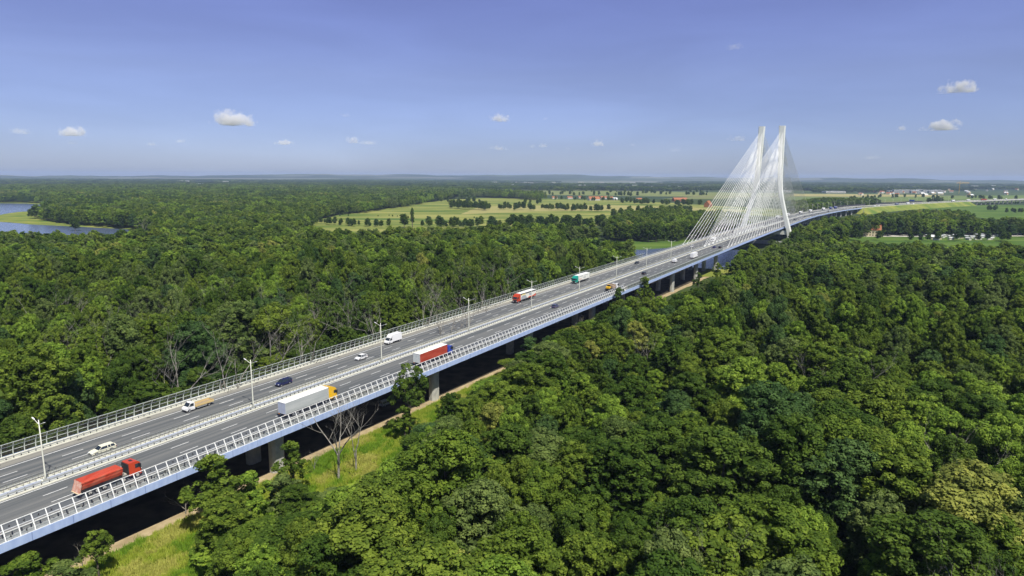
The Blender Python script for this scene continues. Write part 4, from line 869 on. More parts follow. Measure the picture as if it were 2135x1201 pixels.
def hexgrid(r0, r1, sp, rg, xlim=.98):
    ys = np.arange(-10 if r0 < 60 else r0 * .6, r1 + sp, sp * .87); P = []
    for i, y in enumerate(ys):
        x = np.arange(-xlim * r1 - 60, xlim * r1 + 60, sp) + (sp / 2 if i % 2 else 0); P.append(np.stack([x, np.full(len(x), y)], 1))
    P = np.concatenate(P) + rg.uniform(-.32, .32, (sum(len(q) for q in P), 2)) * sp
    d = np.hypot(P[:, 0], P[:, 1]); a = np.abs(P[:, 0]) < xlim * np.maximum(P[:, 1], 0) + 45
    return P[(d >= r0) & (d < r1) & a]
def woods_filter(P, h=18.0, gap=22.5):
    X, Y, d = to_px(P[:, 0], P[:, 1], np.full(len(P), h)); X = np.where(d > 3, X, 0); Y = np.where(d > 3, Y, 3000); Y = np.minimum(Y, 1850)
    X = np.where(d < 60, np.clip(X, -450, 2600), X)
    m_ = np.zeros(len(P), bool)
    for w_ in WOODS: m_ |= inside(X, Y, w_)
    for w_ in NOT: m_ &= ~inside(X, Y, w_)
    s, L = toSL(P[:, 0], P[:, 1])
    ve = np.interp(s, [-80, 30, 60, 85, 110, 140, 180, 220, 300, 480], [52, 47, 37, 33.5, 32, 30.5, 21, 19.2, 18.8, 20])
    near_ = (s < 620)
    m_ &= ~(near_ & (L > -gap - 1) & (L < ve)); pass
    m_ &= (road_dist(P[:, 0], P[:, 1]) > 25) | (near_ & (L > 0))
    rv = (s > 497) & (s < 650) & (L > -150) & (L < 40 + np.maximum(0, s - 560) * .8); m_ &= ~rv
    return P[m_]
wr = np.random.default_rng(5)
def pick_kinds(P, rg):
    n1 = np.array([noise.noise(Vector((x / 45, y / 45, 3))) for x, y in P]); w_ = np.array([k[1] for k in KINDS]); out = np.zeros(len(P), int)
    for i in range(len(P)):
        q = w_.copy(); q[0] *= 1 + 1.6 * max(0, n1[i]); q[2] *= 1 + 2.5 * max(0, -n1[i]); q[4] *= 1 + 2 * max(0, n1[i]); out[i] = rg.choice(6, p=q / q.sum())
    return out
def heights(P, rg, base=19.5):
    return np.array([base + 4.5 * noise.noise(Vector((x / 70, y / 70, 8))) for x, y in P]) + rg.normal(size=len(P)) * 1.7
near = woods_filter(hexgrid(0, 430, 9.6, wr)); mid = woods_filter(hexgrid(430, 1250, 10.4, wr)); farp = woods_filter(hexgrid(1250, 4300, 25, wr)); farp = farp[np.array([noise.noise(Vector((x / 420, y / 260, 4))) < .42 or y < 1700 for x, y in farp])]
kn_ = pick_kinds(near, wr); hn = heights(near, wr); shp = wr.integers(0, 4, len(near)); rt = wr.uniform(0, 6.28, len(near)); wdt = np.where(wr.random(len(near)) < .26, wr.uniform(1.35, 1.95, len(near)), wr.uniform(.75, 1.25, len(near))); hn += (wdt - 1.1) * 7
sN, LN = toSL(near[:, 0], near[:, 1])
hn = np.where((LN > 0) & (LN < 48) & (sN < 300), np.minimum(hn, 9.5 + np.maximum(0, LN - np.interp(sN, [0, 85, 140, 180, 300], [47, 33, 30, 22, 20])) * .75 + wr.uniform(0, 4, len(near)) + np.clip((sN - 150) / 25, 0, 4)), hn)
lf = (LN < 0) & (sN < 620); hn = np.where(lf & (LN < -32), hn + 4.5, hn); fr = lf & (LN >= -32); hn = np.where(fr, wr.uniform(12, 17.5, len(near)), hn); kn_ = np.where(fr & (wr.random(len(near)) < .6), 0, kn_)
_capx = [-400, -50, 100, 385, 400, 520, 560, 640, 690, 745, 800, 860, 930, 1000, 1060, 1090, 1150, 1190, 1240, 1270, 1300, 1360, 1400, 1440, 1470, 1500, 1540, 1562, 1580]
_capy = [1150, 1190, 1240, 1240, 1108, 1095, 1080, 1070, 1015, 1005, 985, 930, 865, 812, 770, 738, 702, 678, 661, 640, 617, 606, 612, 600, 582, 574, 568, 530, 500]
kp = np.ones(len(near), bool)
for i in range(len(near)):                                # trees towards the track stay low enough that the verge lies open
    if LN[i] <= 0 or sN[i] > 560: continue
    while hn[i] > 5:
        a_, b2_, d2_ = to_px(near[i, 0], near[i, 1], hn[i] * 1.02)
        if d2_ < 5 or a_ > 1580 or b2_ >= np.interp(a_, _capx, _capy): break
        hn[i] -= .7
    if hn[i] <= 5: kp[i] = False
near, hn, kn_, shp, rt, wdt, sN, LN = near[kp], hn[kp], kn_[kp], shp[kp], rt[kp], wdt[kp], sN[kp], LN[kp]
X, Y, dd = to_px(near[:, 0], near[:, 1], hn * .8); ok = (X > -20) & (X < W0 + 20) & (Y < H0 + 40) & (dd > 5)
order = [i for i in np.argsort(np.hypot(near[:, 0], near[:, 1])) if ok[i]][:262]; own = np.zeros(len(near), bool); own[order] = True
def tree(name, label, cat, group, loc, h, wd, crown, trunk, rot):
    t = thing(name, label, cat, loc, rot, group); k = h / 20.0
    c = link('crown', crown, t); c.scale = (wd, wd, k); q = link('trunk', trunk, t); q.scale = (wd, wd, k); return t
for i in order:
    side = 'right of' if LN[i] > 0 else 'left of'; kd = KINDS[kn_[i]][0]; rel = 'tall' if hn[i] > 19.5 else 'lower'
    ds = 'nearer' if math.hypot(*near[i]) < 150 else 'farther'
    lb = f'{rel} {kd} tree in the wood {side} the bridge, {ds} back'.replace('nearer back', 'close to the viewer')
    tree('broadleaf_tree', lb, 'tree', f'{rel} {kd} trees in the wood {side} the bridge, {ds}', (near[i][0], near[i][1], 0), hn[i], wdt[i] * (.8 + .2 * min(1, hn[i] / 20)), L0[shp[i]][kn_[i]], TR0[shp[i]], rt[i])
r_ = ~own
def go(name, P, h, kd, sh, nsh, coll, rg, label, wk=1.0):
    n = len(P); wd = rg.uniform(.85, 1.15, n) * wk; scatter(name, coll, np.column_stack([P, np.zeros(n)]), sh * 6 + kd, rg.uniform(0, 6.28, n), np.stack([wd, wd, h / 20.0], 1), label, 'wood')
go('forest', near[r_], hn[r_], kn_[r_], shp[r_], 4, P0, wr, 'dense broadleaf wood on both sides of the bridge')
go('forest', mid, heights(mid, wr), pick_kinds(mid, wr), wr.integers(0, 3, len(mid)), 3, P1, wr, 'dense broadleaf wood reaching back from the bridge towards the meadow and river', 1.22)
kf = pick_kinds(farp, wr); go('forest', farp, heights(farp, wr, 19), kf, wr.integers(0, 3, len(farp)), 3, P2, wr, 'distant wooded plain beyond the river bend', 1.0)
# distant woods and hedges on the plain
pp = hexgrid(2100, 9500, 75, wr, .95); X, Y, dd = to_px(pp[:, 0], pp[:, 1], np.zeros(len(pp)))
nz = np.array([noise.fractal(Vector((x / 2600, y / 640, 5)), .9, 2.1, 4) for x, y in pp])
thr = np.where(pp[:, 0] < -200, -.02, .10); keep = (nz > thr) & (road_dist(pp[:, 0], pp[:, 1]) > 60)
tx, ty, _ = to_px(pp[:, 0], pp[:, 1], np.full(len(pp), 18.))
for w_ in WOODS: keep &= ~inside(tx, ty, w_)
_mp = MEAD; keep &= ~inside(X, Y, _mp); keep &= ~((X > 1640) & (Y > 402) & (Y < 440)) & ~((X > 950) & (X < 1700) & (Y > 398))
keep &= ~((X < 150) & (Y > 414))
pp = pp[keep]; n = len(pp); k2 = wr.choice([0, 0, 0, 1, 4], n)
wd = wr.uniform(2.2, 3.6, n); scatter('distant_woods', P2, np.column_stack([pp, np.zeros(n)]), wr.integers(0, 3, n) * 6 + k2, wr.uniform(0, 6.28, n), np.stack([wd, wd * .8, wr.uniform(.75, 1.15, n)], 1), 'dark belts of far woodland across the hazy plain', 'wood')
# hedgerows and loose trees of the meadows (each a tree one can tell apart)
ROWS = [((650, 466), (800, 474), 26, 'small tree in the loose row along the near edge of the meadow', (7, 12)), ((880, 473), (1060, 474), 30, 'dark tree in the row along the near edge of the meadow, below the tall poplar', (9, 16)), ((1060, 474), (1330, 478), 60, 'mixed tree in the belt between the wood and the meadow', (11, 20)),
        ((940, 434), (1015, 438), 24, 'dark tree in the clump in the middle of the meadow', (14, 21)), ((1020, 436), (1120, 439), 15, 'dark tree in the row beside the clump in the meadow', (11, 19)), ((1130, 437), (1270, 441), 34, 'dark tree in the right hand row across the meadow', (9, 17)),
        ((900, 421), (1130, 425), 16, 'dark tree in the thin belt at the back of the meadow', (9, 17)), ((1270, 452), (1440, 440), 34, 'dark tree in the ragged belt running back from the grove', (9, 18)), ((1000, 399), (1520, 402), 44, 'tiny dark tree in the long field edge beyond the village', (10, 19)), ((700, 450), (1180, 458), 22, 'little bush dotted over the stubble of the meadow', (2.5, 5)), ((1150, 416), (1330, 420), 26, 'tree by the orange roofed village', (8, 14)), ((1290, 424), (1460, 430), 30, 'dark tree in front of the barn with the long orange roof', (11, 18)), ((1340, 404), (1480, 408), 22, 'tiny dark tree in the far fields left of the pylon', (12, 20)), ((1100, 406), (1330, 410), 26, 'tiny dark tree behind the village', (12, 20)),
        ((1690, 501), (2135, 503), 22, 'round dark tree standing before the camp site huts', (9, 14)), ((1925, 490), (2135, 494), 16, 'round dark tree behind the caravan site', (12, 17)), ((2060, 440), (2135, 446), 9, 'dark tree at the right end of the green field', (10, 15)), ((1660, 486), (1790, 484), 14, 'dark tree behind the pylon foot', (14, 19)), ((2040, 420), (2135, 426), 14, 'bush along the foot of the low viaduct', (6, 10)), ((1930, 426), (1985, 429), 10, 'round dark tree beside the embankment', (16, 22)),
        ((1800, 413), (2130, 416), 30, 'tiny dark tree along the far green field', (10, 18))]
for a, c, n, lb, (h0, h1) in ROWS:
    for i in range(n):
        f = wr.random() if wr.random() < .6 else (i + wr.uniform(-.35, .35)) / n; p = at(a[0] + (c[0] - a[0]) * f, a[1] + (c[1] - a[1]) * f + wr.uniform(-1.2, 1.6)); h = wr.uniform(h0, h1); kd = int(wr.choice([0, 0, 0, 1, 4])); j = int(wr.integers(0, 3))
        if abs(road_dist(np.array([p.x]), np.array([p.y]))[0]) < 24: continue
        t = thing('bush' if 'bush' in lb else 'village_tree' if 'village' in lb else 'field_tree' if 'field' in lb else 'park_tree' if ('camp' in lb or 'caravan' in lb or 'pylon' in lb) else 'hedge_tree' if 'belt' in lb or 'row' in lb else 'meadow_tree', lb, 'tree', (p.x, p.y, 0), wr.uniform(0, 6), lb + ' (row)'); t['group'] = lb.replace('tree', 'trees', 1)
        cr = link('crown', with_mat(CR1[j][0], FOL[kd]) if (j, kd) not in ref else ref[(j, kd)], t); ref[(j, kd)] = cr.data; k = h / 20; cr.scale = (k * 1.25, k * 1.25, k)
LTR = trunk_mesh(CR1[0][1], 20, .4)
def solo(name, label, px, py, h, kd, wx=1.2, sh=0, dens=None, cat='tree', near_=False, bark=None):
    p = at(px, py); me = L0[sh][kd] if near_ else ref.get((sh % 3, kd)) or with_mat(CR1[sh % 3][0], FOL[kd]); k = h / 20
    t = thing(name, label, cat, (p.x, p.y, 0), random.uniform(0, 6)); c = link('crown', me, t); c.scale = (k * wx, k * wx, k); q = link('trunk', LTR if not near_ else TR0[sh], t); q.scale = (k, k, k); return t
solo('poplar_tree', 'tall slim dark poplar standing up out of the meadow', 860, 474, 27, 0, .42)
solo('meadow_oak', 'round dark tree just left of the tall slim poplar', 843, 475, 20, 0, 1.2, 1)
solo('meadow_oak', 'single small tree in the meadow left of the poplar', 811, 473, 12, 0, 1.25, 2)
solo('meadow_oak', 'wide crowned tree with bare lower limbs right of the poplar', 915, 477, 17, 0, 1.5, 0)
solo('river_tree', 'round dark tree alone at the river bank on the left', 157, 482, 17, 0, 1.2, 1)
solo('river_tree', 'pale green tree in front of the large bare trunks at the wood edge', 322, 473, 15, 5, 1.2, 1)
solo('lawn_tree', 'round tree standing on the lawn left of the first stay cables', 1411, 503, 17, 1, 1.5, 1)
for i, (x, y, h) in enumerate([(1294, 495, 19), (1318, 502, 20), (1334, 503, 20), (1352, 505, 22), (1368, 505, 21), (1385, 503, 18), (1304, 488, 19), (1282, 484, 18), (1443, 494, 15), (1460, 488, 15)]): solo('lawn_tree', 'large dark tree in the group at the edge of the lawn', x, y, h, 0, 1.25, i)['group'] = 'large dark trees in the group at the edge of the lawn'
# trees on the verge in front of the bridge
def top_at(px, py, h): r = ray(px, py); t = (h - ZC) / r.z; return Vector((r.x * t, r.y * t, 0))
small = crown_mesh('crown', rng, FOL[1], R=4.6, zt=20, zb=4, nl=7, nc=70, lpc=85, leaf=.55, rc=(.7, 1.35), core=0)
openc = crown_mesh('crown', rng, FOL[0], R=5.2, zt=20, zb=6.5, nl=6, nc=62, lpc=80, leaf=.55, rc=(.8, 1.5), core=0)
tsm = trunk_mesh(small[1], 20, .3); top_ = trunk_mesh(openc[1], 20, .34, BARK)
VT = [('verge tree with a broad crown reaching over the edge beam left of the first pier', 440, 952, 15.5, 1.2, small, tsm, 1), ('leafy verge tree just left of the first pier', 520, 985, 11.5, .85, small, tsm, 2), ('broad verge tree in front of the leafy one left of the first pier', 470, 1030, 13, 1.15, CR0[1], TR0[1], 1), ('dark verge tree below the small tree at the first pier', 620, 1010, 10.5, .9, CR0[2], TR0[2], 0), ('low rounded verge tree at the edge of the open grass', 655, 1050, 8.5, .9, CR0[0], TR0[0], 1), ('dark round tree at the grass edge right of the tall slender tree', 945, 818, 12, .85, CR0[1], TR0[1], 0), ('low tree at the grass edge below the tall slender tree', 875, 905, 8, .85, CR0[3], TR0[3], 1),
      ('small verge tree half covering the first pier', 605, 922, 12.5, .78, small, tsm, 1), ('low verge tree behind the tall bare tree', 590, 990, 9.5, .8, small, tsm, 3),
      ('tall slender tree with a ragged dark crown in front of the second pier', 852, 757, 20.5, .95, openc, top_, 0), ('low bush at the foot of the tall slender tree', 842, 850, 9, .8, small, tsm, 1),
      ('round bluish tree leaning over the track before the third pier', 1105, 703, 13, .95, small, tsm, 4), ('dark tree rising across the noise barrier by the flatbed truck', 1292, 600, 18, .85, small, tsm, 0), ('bright leafy tree rising across the noise barrier at its end', 1345, 578, 18.5, .95, small, tsm, 1),
      ('spreading bush in the lower left corner beneath the edge beam', 55, 1158, 9, .9, small, tsm, 1), ('thin young tree with sparse leaves in the lower left corner', 196, 1105, 9.5, .5, openc, top_, 1), ('leafy bush at the bottom left beside the thin young tree', 135, 1170, 8, .8, small, tsm, 3),
      ('small light tree by the river under the bridge', 1318 + 199, 547, 9, .6, small, tsm, 1), ('bright rounded tree by the river where the wood begins', 1550, 520, 19, 1.35, CR0[1], TR0[1], 2), ('slender green tree on the river bank before the bridge', 1497, 548, 15, .8, small, tsm, 1), ('dark tree on the track edge beside the pale piers', 1456, 568, 13, .7, small, tsm, 0)]
vm = {}
for lb, px, py, h, wx, cm, tm, kd in VT:
    p = top_at(px, py, h); key = (id(cm), kd)
    if key not in vm: vm[key] = with_mat(cm[0], FOL[kd])
    t = thing('verge_tree', lb, 'tree', (p.x, p.y, 0), random.uniform(0, 6)); c = link('crown', vm[key], t); c.scale = (wx, wx, h / 20); q = link('trunk', tm, t); q.scale = (wx, wx, h / 20)
# bare and dead trees
def limb(b, p, d, ln, r, depth, rg, spread=.55, up=.18):
    pts = [p]; rs = [r]; q = Vector(p); dv = Vector(d)
    n = 5
    for i in range(n):
        dv = (dv + Vector((rg.uniform(-1, 1), rg.uniform(-1, 1), rg.uniform(-.6, .8) + up)) * .17).normalized(); q = q + dv * ln / n; pts.append(q.copy()); rs.append(r * (1 - .55 * (i + 1) / n))
    b.tube(pts, rs, 6 if r > .1 else 4)
    if depth <= 0: return
    for k in range(rg.choice((2, 3, 3)) if depth > 1 else rg.choice((2, 3, 4))):
        j = rg.randint(2, n); a = Vector((rg.uniform(-1, 1), rg.uniform(-1, 1), rg.uniform(-.25, .7))).normalized(); nd = (dv * (1 - spread) + a * spread).normalized()
        limb(b, pts[j], nd, ln * rg.uniform(.5, .78), rs[j] * rg.uniform(.5, .75), depth - 1, rg, spread, up)
def bare(label, loc, h, seed, r=.28, group=None, depth=4, nst=3, lean=.25):
    rg = random.Random(seed); t = thing('bare_tree', label, 'tree', loc, 0, group)
    b = MB(); pts = [(0, 0, -.3), (.1, .05, h * .12), (.2, -.1, h * .25)]; b.tube(pts, [r * 1.2, r, r * .85], 8); b.build('trunk', DEADWOOD, t)
    for k in range(nst):
        b = MB(); a = k * 6.28 / nst + rg.uniform(-.4, .4); limb(b, Vector(pts[2 if k != nst - 1 else 1]), Vector((math.cos(a) * lean * 1.6, math.sin(a) * lean * 1.6, 1)).normalized(), h * .42, r * .62, depth, rg, .5); b.build('limb', DEADWOOD, t)
    return t
p = at(706, 1003); bare('big bare grey tree with several crooked trunks standing in front of the bridge', (p.x, p.y, 0), 24.5, 3, .27, None, 4, 4, .36)
p = at(742, 985); bare('second bare tree leaning right beside the big bare tree', (p.x, p.y, 0), 22, 12, .21, None, 4, 2, .16)
p = at(655, 985); bare('little bare sapling left of the big bare tree', (p.x, p.y, 0), 6.5, 5, .09, None, 3, 3)
p = top_at(382, 1015, 6); bare('bare branches poking out under the edge beam left of the first pier', (p.x, p.y, 0), 8, 8, .12, None, 4, 3, .5)
p = top_at(165, 1130, 5); bare('small bare shrub in the lower left under the bridge', (p.x, p.y, 0), 6, 9, .08, None, 3, 3, .4)
p = top_at(1205, 662, 9); bare('bare grey branches in front of the pier beneath the dark blue grey car', (p.x, p.y, 0), 12, 10, .16, None, 4, 4, .35)
for i, (x, y, h) in enumerate([(60, 600, 24), (95, 690, 21), (150, 600, 23), (180, 680, 22), (335, 590, 24), (360, 690, 22), (450, 575, 24), (470, 690, 22), (540, 590, 24), (630, 650, 22), (700, 560, 24), (720, 610, 22), (885, 590, 23), (925, 610, 22), (1000, 570, 23), (1085, 520, 24), (120, 655, 20), (215, 635, 22), (262, 618, 22), (300, 640, 21), (410, 600, 22), (395, 650, 21), (500, 640, 22), (590, 610, 23), (655, 600, 22), (905, 565, 23), (950, 550, 23), (1010, 545, 22), (1050, 540, 23), (1060, 560, 22), (840, 560, 21), (780, 610, 22), (970, 600, 22), (560, 655, 21), (620, 478, 22), (612, 473, 21), (297, 448, 24), (1330, 700, 19), (1820, 740, 22), (1700, 735, 22), (1990, 900, 22), (1500, 1120, 21), (1420, 1090, 20), (2040, 1150, 21), (1750, 540, 22)]):
    p = top_at(x, y, h + (6.0 if x < 1320 and y > 500 else 1.2)); bare('grey leafless tree standing among the green crowns ' + ('left' if x < 1320 else 'right') + ' of the bridge', (p.x, p.y, 0), h + (6.5 if x < 1320 and y > 500 else 2.0), 20 + i, .36, 'grey leafless trees among the crowns ' + ('left' if x < 1320 else 'right') + ' of the bridge', 4, 3, .22)
# tall grass on the verge
gm_ = []
for k in range(3):
    n = 46; V = []
    for i in range(n):
        a = random.uniform(0, 6.28); r = random.uniform(0, .55); x, y = r * math.cos(a), r * math.sin(a); h = random.uniform(.4, 1.0); lx, ly = random.uniform(-.35, .35), random.uniform(-.35, .35); c, s = math.cos(a * 2) * .045, math.sin(a * 2) * .045
        V += [(x - c, y - s, 0), (x + c, y + s, 0), (x + lx + c * .3, y + ly + s * .3, h), (x + lx - c * .3, y + ly - s * .3, h)]
    V = np.array(V); gm_.append(np_mesh('grass_tuft', V, np.arange(len(V)).reshape(-1, 4), [foliage('grass_blades_%d' % k, [(.14, .26, .02), (.28, .36, .04), (.38, .40, .09)][k], [(.20, .32, .03), (.35, .40, .06), (.44, .43, .11)][k])], np.full(len(V), .5)))
GT = proto_collection('tuft_shapes', gm_); P = []
while len(P) < 15000:
    s = random.uniform(15, 235); L = random.uniform(15.4, VE(s) + 3)
    v = noise.fractal(Vector((s * .08, L * .16, 2)), .8, 2, 4)
    if L < 16.9: continue
    P.append((*SL(s, L)[:2], 0, 0 if v < -.12 else (1 if v < .32 else 2)))
P = np.array(P); n = len(P); sz = wr.uniform(.6, 1.5, n); scatter('tall_grass', GT, P[:, :3], P[:, 3].astype(int), wr.uniform(0, 6.28, n), np.stack([sz, sz, sz * wr.uniform(.6, 1.2, n)], 1), 'tall uncut yellow green grass along the sandy track', 'grass')
# ------------------------------------------------------------------ houses, village, town
WALLW = noisy('render_white', (.55, .53, .46), (.66, .63, .55), .4, .8); WALLY = noisy('render_cream', (.55, .47, .30), (.66, .57, .38), .4, .8); RTILE = noisy('orange_tiles', (.30, .115, .05), (.38, .155, .07), .6, .8, mapping=(1, 1, 3)); GRSHEET = noisy('green_sheet_roof', (.25, .42, .34), (.34, .5, .42), 1, .6); WSHEET = noisy('white_sheet_roof', (.66, .67, .66), (.76, .77, .75), .5, .6)
def house(label, p, rz, lx, ly, h, rh, wall, roof, group=None, name='house', cat='house', chim=True, wins=True):
    t = thing(name, label, cat, (p.x, p.y, 0), rz, group)
    b = MB(); b.box(-lx / 2, lx / 2, -ly / 2, ly / 2, 0, h); a = ly / 2
    for x in (-lx / 2, lx / 2): b.poly([(x, -a, h), (x, a, h), (x, 0, h + rh)] if x > 0 else [(x, a, h), (x, -a, h), (x, 0, h + rh)])
    b.build('wall', wall, t)
    b = MB(); o_ = .5; k = rh / a
    for sg in (1, -1): b.hexa([(-lx / 2 - o_, sg * (a + o_), h - o_ * k), (lx / 2 + o_, sg * (a + o_), h - o_ * k), (lx / 2 + o_, 0, h + rh), (-lx / 2 - o_, 0, h + rh), (-lx / 2 - o_, sg * (a + o_), h - o_ * k + .25), (lx / 2 + o_, sg * (a + o_), h - o_ * k + .25), (lx / 2 + o_, 0, h + rh + .25), (-lx / 2 - o_, 0, h + rh + .25)])
    r = b.build('roof', roof, t)
    if chim: b = MB(); b.box(lx * .15, lx * .15 + .9, .4, 1.3, h + rh * .4, h + rh + 1.2); b.build('chimney', RTILE, r)
    if wins:
        b = MB()
        for i in range(int(lx // 3)):
            x = -lx / 2 + 1.2 + i * 3
            for z in np.arange(1.0, h - 1.6, 2.9):
                for sg in (1, -1): b.box(x, x + 1.2, sg * ly / 2 - .04, sg * ly / 2 + .04, z, z + 1.4)
        if b.v: b.build('windows', GLASS, t)
    return t
h1 = at(1816, 492); house('cream house with a steep orange tiled roof behind the wood', h1, -.42, 19, 15, 8, 9, WALLY, RTILE)
o = house('orange roofed wing joined to the cream house', at(1823, 490), -.42, 12, 10, 6, 5, WALLY, RTILE)
house('low pale building with a green sheet roof among the trees', at(1776, 470), .2, 26, 12, 5, 2, WALLW, GRSHEET, chim=False)
house('small green roofed shed right of the orange roofed house', at(1832, 487), .1, 12, 8, 4, 2, WALLW, GRSHEET, chim=False)
house('little white house peeping out of the trees left of the green roof', at(1757, 476), .8, 8, 7, 5, 2, WALLW, WSHEET, chim=False)
house('yellow house with a grey roof on the lawn side of the cables', at(1433, 484), .3, 10, 8, 5, 2.5, WALLY, WSHEET)
house('pale shed right of the yellow house by the cables', at(1441, 481), .3, 10, 6, 3, 1.2, WALLW, WSHEET, chim=False)
for x, y, lx, lb in [(1156, 415, 16, 'leftmost small orange roof of the village'), (1188, 415, 16, 'second small orange roof of the village from the left'), (1238, 418, 34, 'long barn with the big orange roof in the village'), (1258, 415, 20, 'tall orange roof at the middle of the village'), (1272, 416, 18, 'small orange roof right of the big barn'), (1210, 414, 14, 'pale farm building between the orange roofs')]:
    house(lb, at(x, y), .3, lx, lx * .5, 5, lx * .2, WALLW if 'pale' not in lb else WALLY, RTILE)
house('white gabled shed at the right end of the village', at(1282, 417), .5, 14, 9, 4, 3, WALLW, WSHEET, chim=False)
house('long barn with an orange roof between dark trees', at(1417, 420), .25, 42, 16, 6, 5, RTILE, RTILE, chim=False)
house('orange roof seen at the edge of the dark trees left of the long barn', at(1332, 419), .4, 18, 10, 5, 3.5, WALLW, RTILE)
house('steep orange roofed house at the edge of the cables', at(1476, 432), .9, 17, 13, 7, 8, RTILE, RTILE)
for i in range(19):                                        # caravans and huts on the camp site
    x = 1938 + i * 8.2 + random.uniform(-4, 4); p = at(x, 497 + random.uniform(-4, 4))
    t = house('white caravan in the row on the camp site behind the wood', p, random.choice((.1, 1.6)) + random.uniform(-.1, .1), random.uniform(6, 8), 2.6, 2.5, .35, WALLW, WSHEET, 'white caravans on the camp site', 'caravan', 'caravan', False, False)
for x, lb in ((1950, 'first long white hut on the camp site from the left'), (1995, 'long white hut in the middle of the camp site'), (2040, 'long grey roofed hut at the right of the camp site')): house(lb, at(x, 497 - (x - 1995) * .04), .05 + (x - 1995) * .004, 11, 6, 3, 1.6, WALLY, WSHEET if x < 2000 else GALV, chim=False)
OR_ = paint('sign_orange', (.8, .36, .02)); 
b = MB(); b.box(-7, 7, -1.2, 1.2, 0, 2.4); p = at(2095, 486); o = b.build('orange_awning', OR_, None, label='long low orange awning beside the pale road at the right edge', cat='awning'); o.location = (p.x, p.y, 0)
def block(label, p, rz, lx, ly, h, m_, group, pent=True):
    t = thing('warehouse', label, 'building', (p.x, p.y, 0), rz, group)
    b = MB(); b.box(-lx / 2, lx / 2, -ly / 2, ly / 2, 0, h); b.build('wall', m_, t)
    b = MB(); b.box(-lx / 2 - .4, lx / 2 + .4, -ly / 2 - .4, ly / 2 + .4, h, h + .7); b.build('roof', WSHEET, t)
    b = MB()
    for z in np.arange(2, h - 1.5, 3.4): b.box(-lx / 2 + 2, lx / 2 - 2, -ly / 2 - .06, -ly / 2, z, z + 1.3)
    b.build('window_band', GLASS, t); return t
for i in range(15):
    x = 1856 + i * 7.3 + random.uniform(-1.5, 1.5); block('white block in the row of large pale buildings at the far right', at(x, 402.5 + random.uniform(-1.2, .8)), random.uniform(-.15, .15), random.uniform(24, 46), 20, random.uniform(8, 17), mat('hall_grey', (.42, .42, .40), .7), 'large pale buildings at the far right')
block('very long low white hall in the fields beyond the pylon', at(1738, 402.5), .05, 95, 40, 8, WALLW, None)
block('long low white hall seen through the rear cables', at(1637, 401), .05, 50, 30, 8, WALLW, None)
for i in range(56):
    x = random.uniform(1700, 2140); y = random.uniform(396, 411) if x > 1780 else random.uniform(388, 398); house('small house in the scattered town at the far right', at(x, y), random.uniform(0, 3), random.uniform(11, 22), 10, 6, 4, random.choice((WALLW, WALLY)), random.choice((RTILE, RTILE, WSHEET)), 'small houses of the town at the far right', chim=False, wins=False)
for i in range(105):
    x = random.choice((random.uniform(880, 1480), random.uniform(880, 1480), random.uniform(1650, 2130), random.uniform(330, 560))); y = to_px(0, 6000, 0)[1] + (x - 1067) * .0051 + random.uniform(-2.6, 5.5)
    block('tiny pale building on the hazy plain below the hills', at(x, float(y)), random.uniform(-.3, .3), random.uniform(22, 60), 26, random.uniform(7, 16), WALLW, 'tiny pale buildings on the hazy plain')
# tower crane in the far town
t = thing('tower_crane', 'thin yellow tower crane above the far town', 'crane', at(1999, 404)); 
b = MB(); b.tube([(0, 0, 0), (0, 0, 50)], .9, 4); b.build('mast', YELLOWP, t); b = MB(); b.tube([(-16, 0, 50), (44, 0, 50)], .7, 4); b.tube([(0, 0, 57), (40, 0, 51)], .2, 4); b.tube([(0, 0, 57), (-14, 0, 51)], .2, 4); b.tube([(0, 0, 50), (0, 0, 57)], .6, 4); b.build('jib', YELLOWP, t)
b = MB(); b.box(-16, -11, -1.2, 1.2, 46.5, 49.5); b.build('counterweight', CONC, t)
# slim mast in the trees under the bridge end
t = thing('lattice_mast', 'thin lattice mast rising from the trees below the bridge end', 'mast', at(1798, 470)); b = MB(); b.tube([(0, 0, 0), (0, 0, 34)], [.5, .2], 4); b.build('mast', GALV, t)
# blue motorway sign gantries
t = thing('road_sign', 'small blue motorway sign over the far part of the road', 'sign', Mp(1905, 0, 0), rotz(1905)); b = MB(); b.box(-.2, .2, 14, 26, 4.5, 8); b.build('sign_panel', paint('sign_blue', (.03, .09, .45)), t)
b = MB(); [b.tube([(0, y, 0), (0, y, 8)], .18, 6) for y in (15, 25)]; b.build('sign_posts', GALV, t)
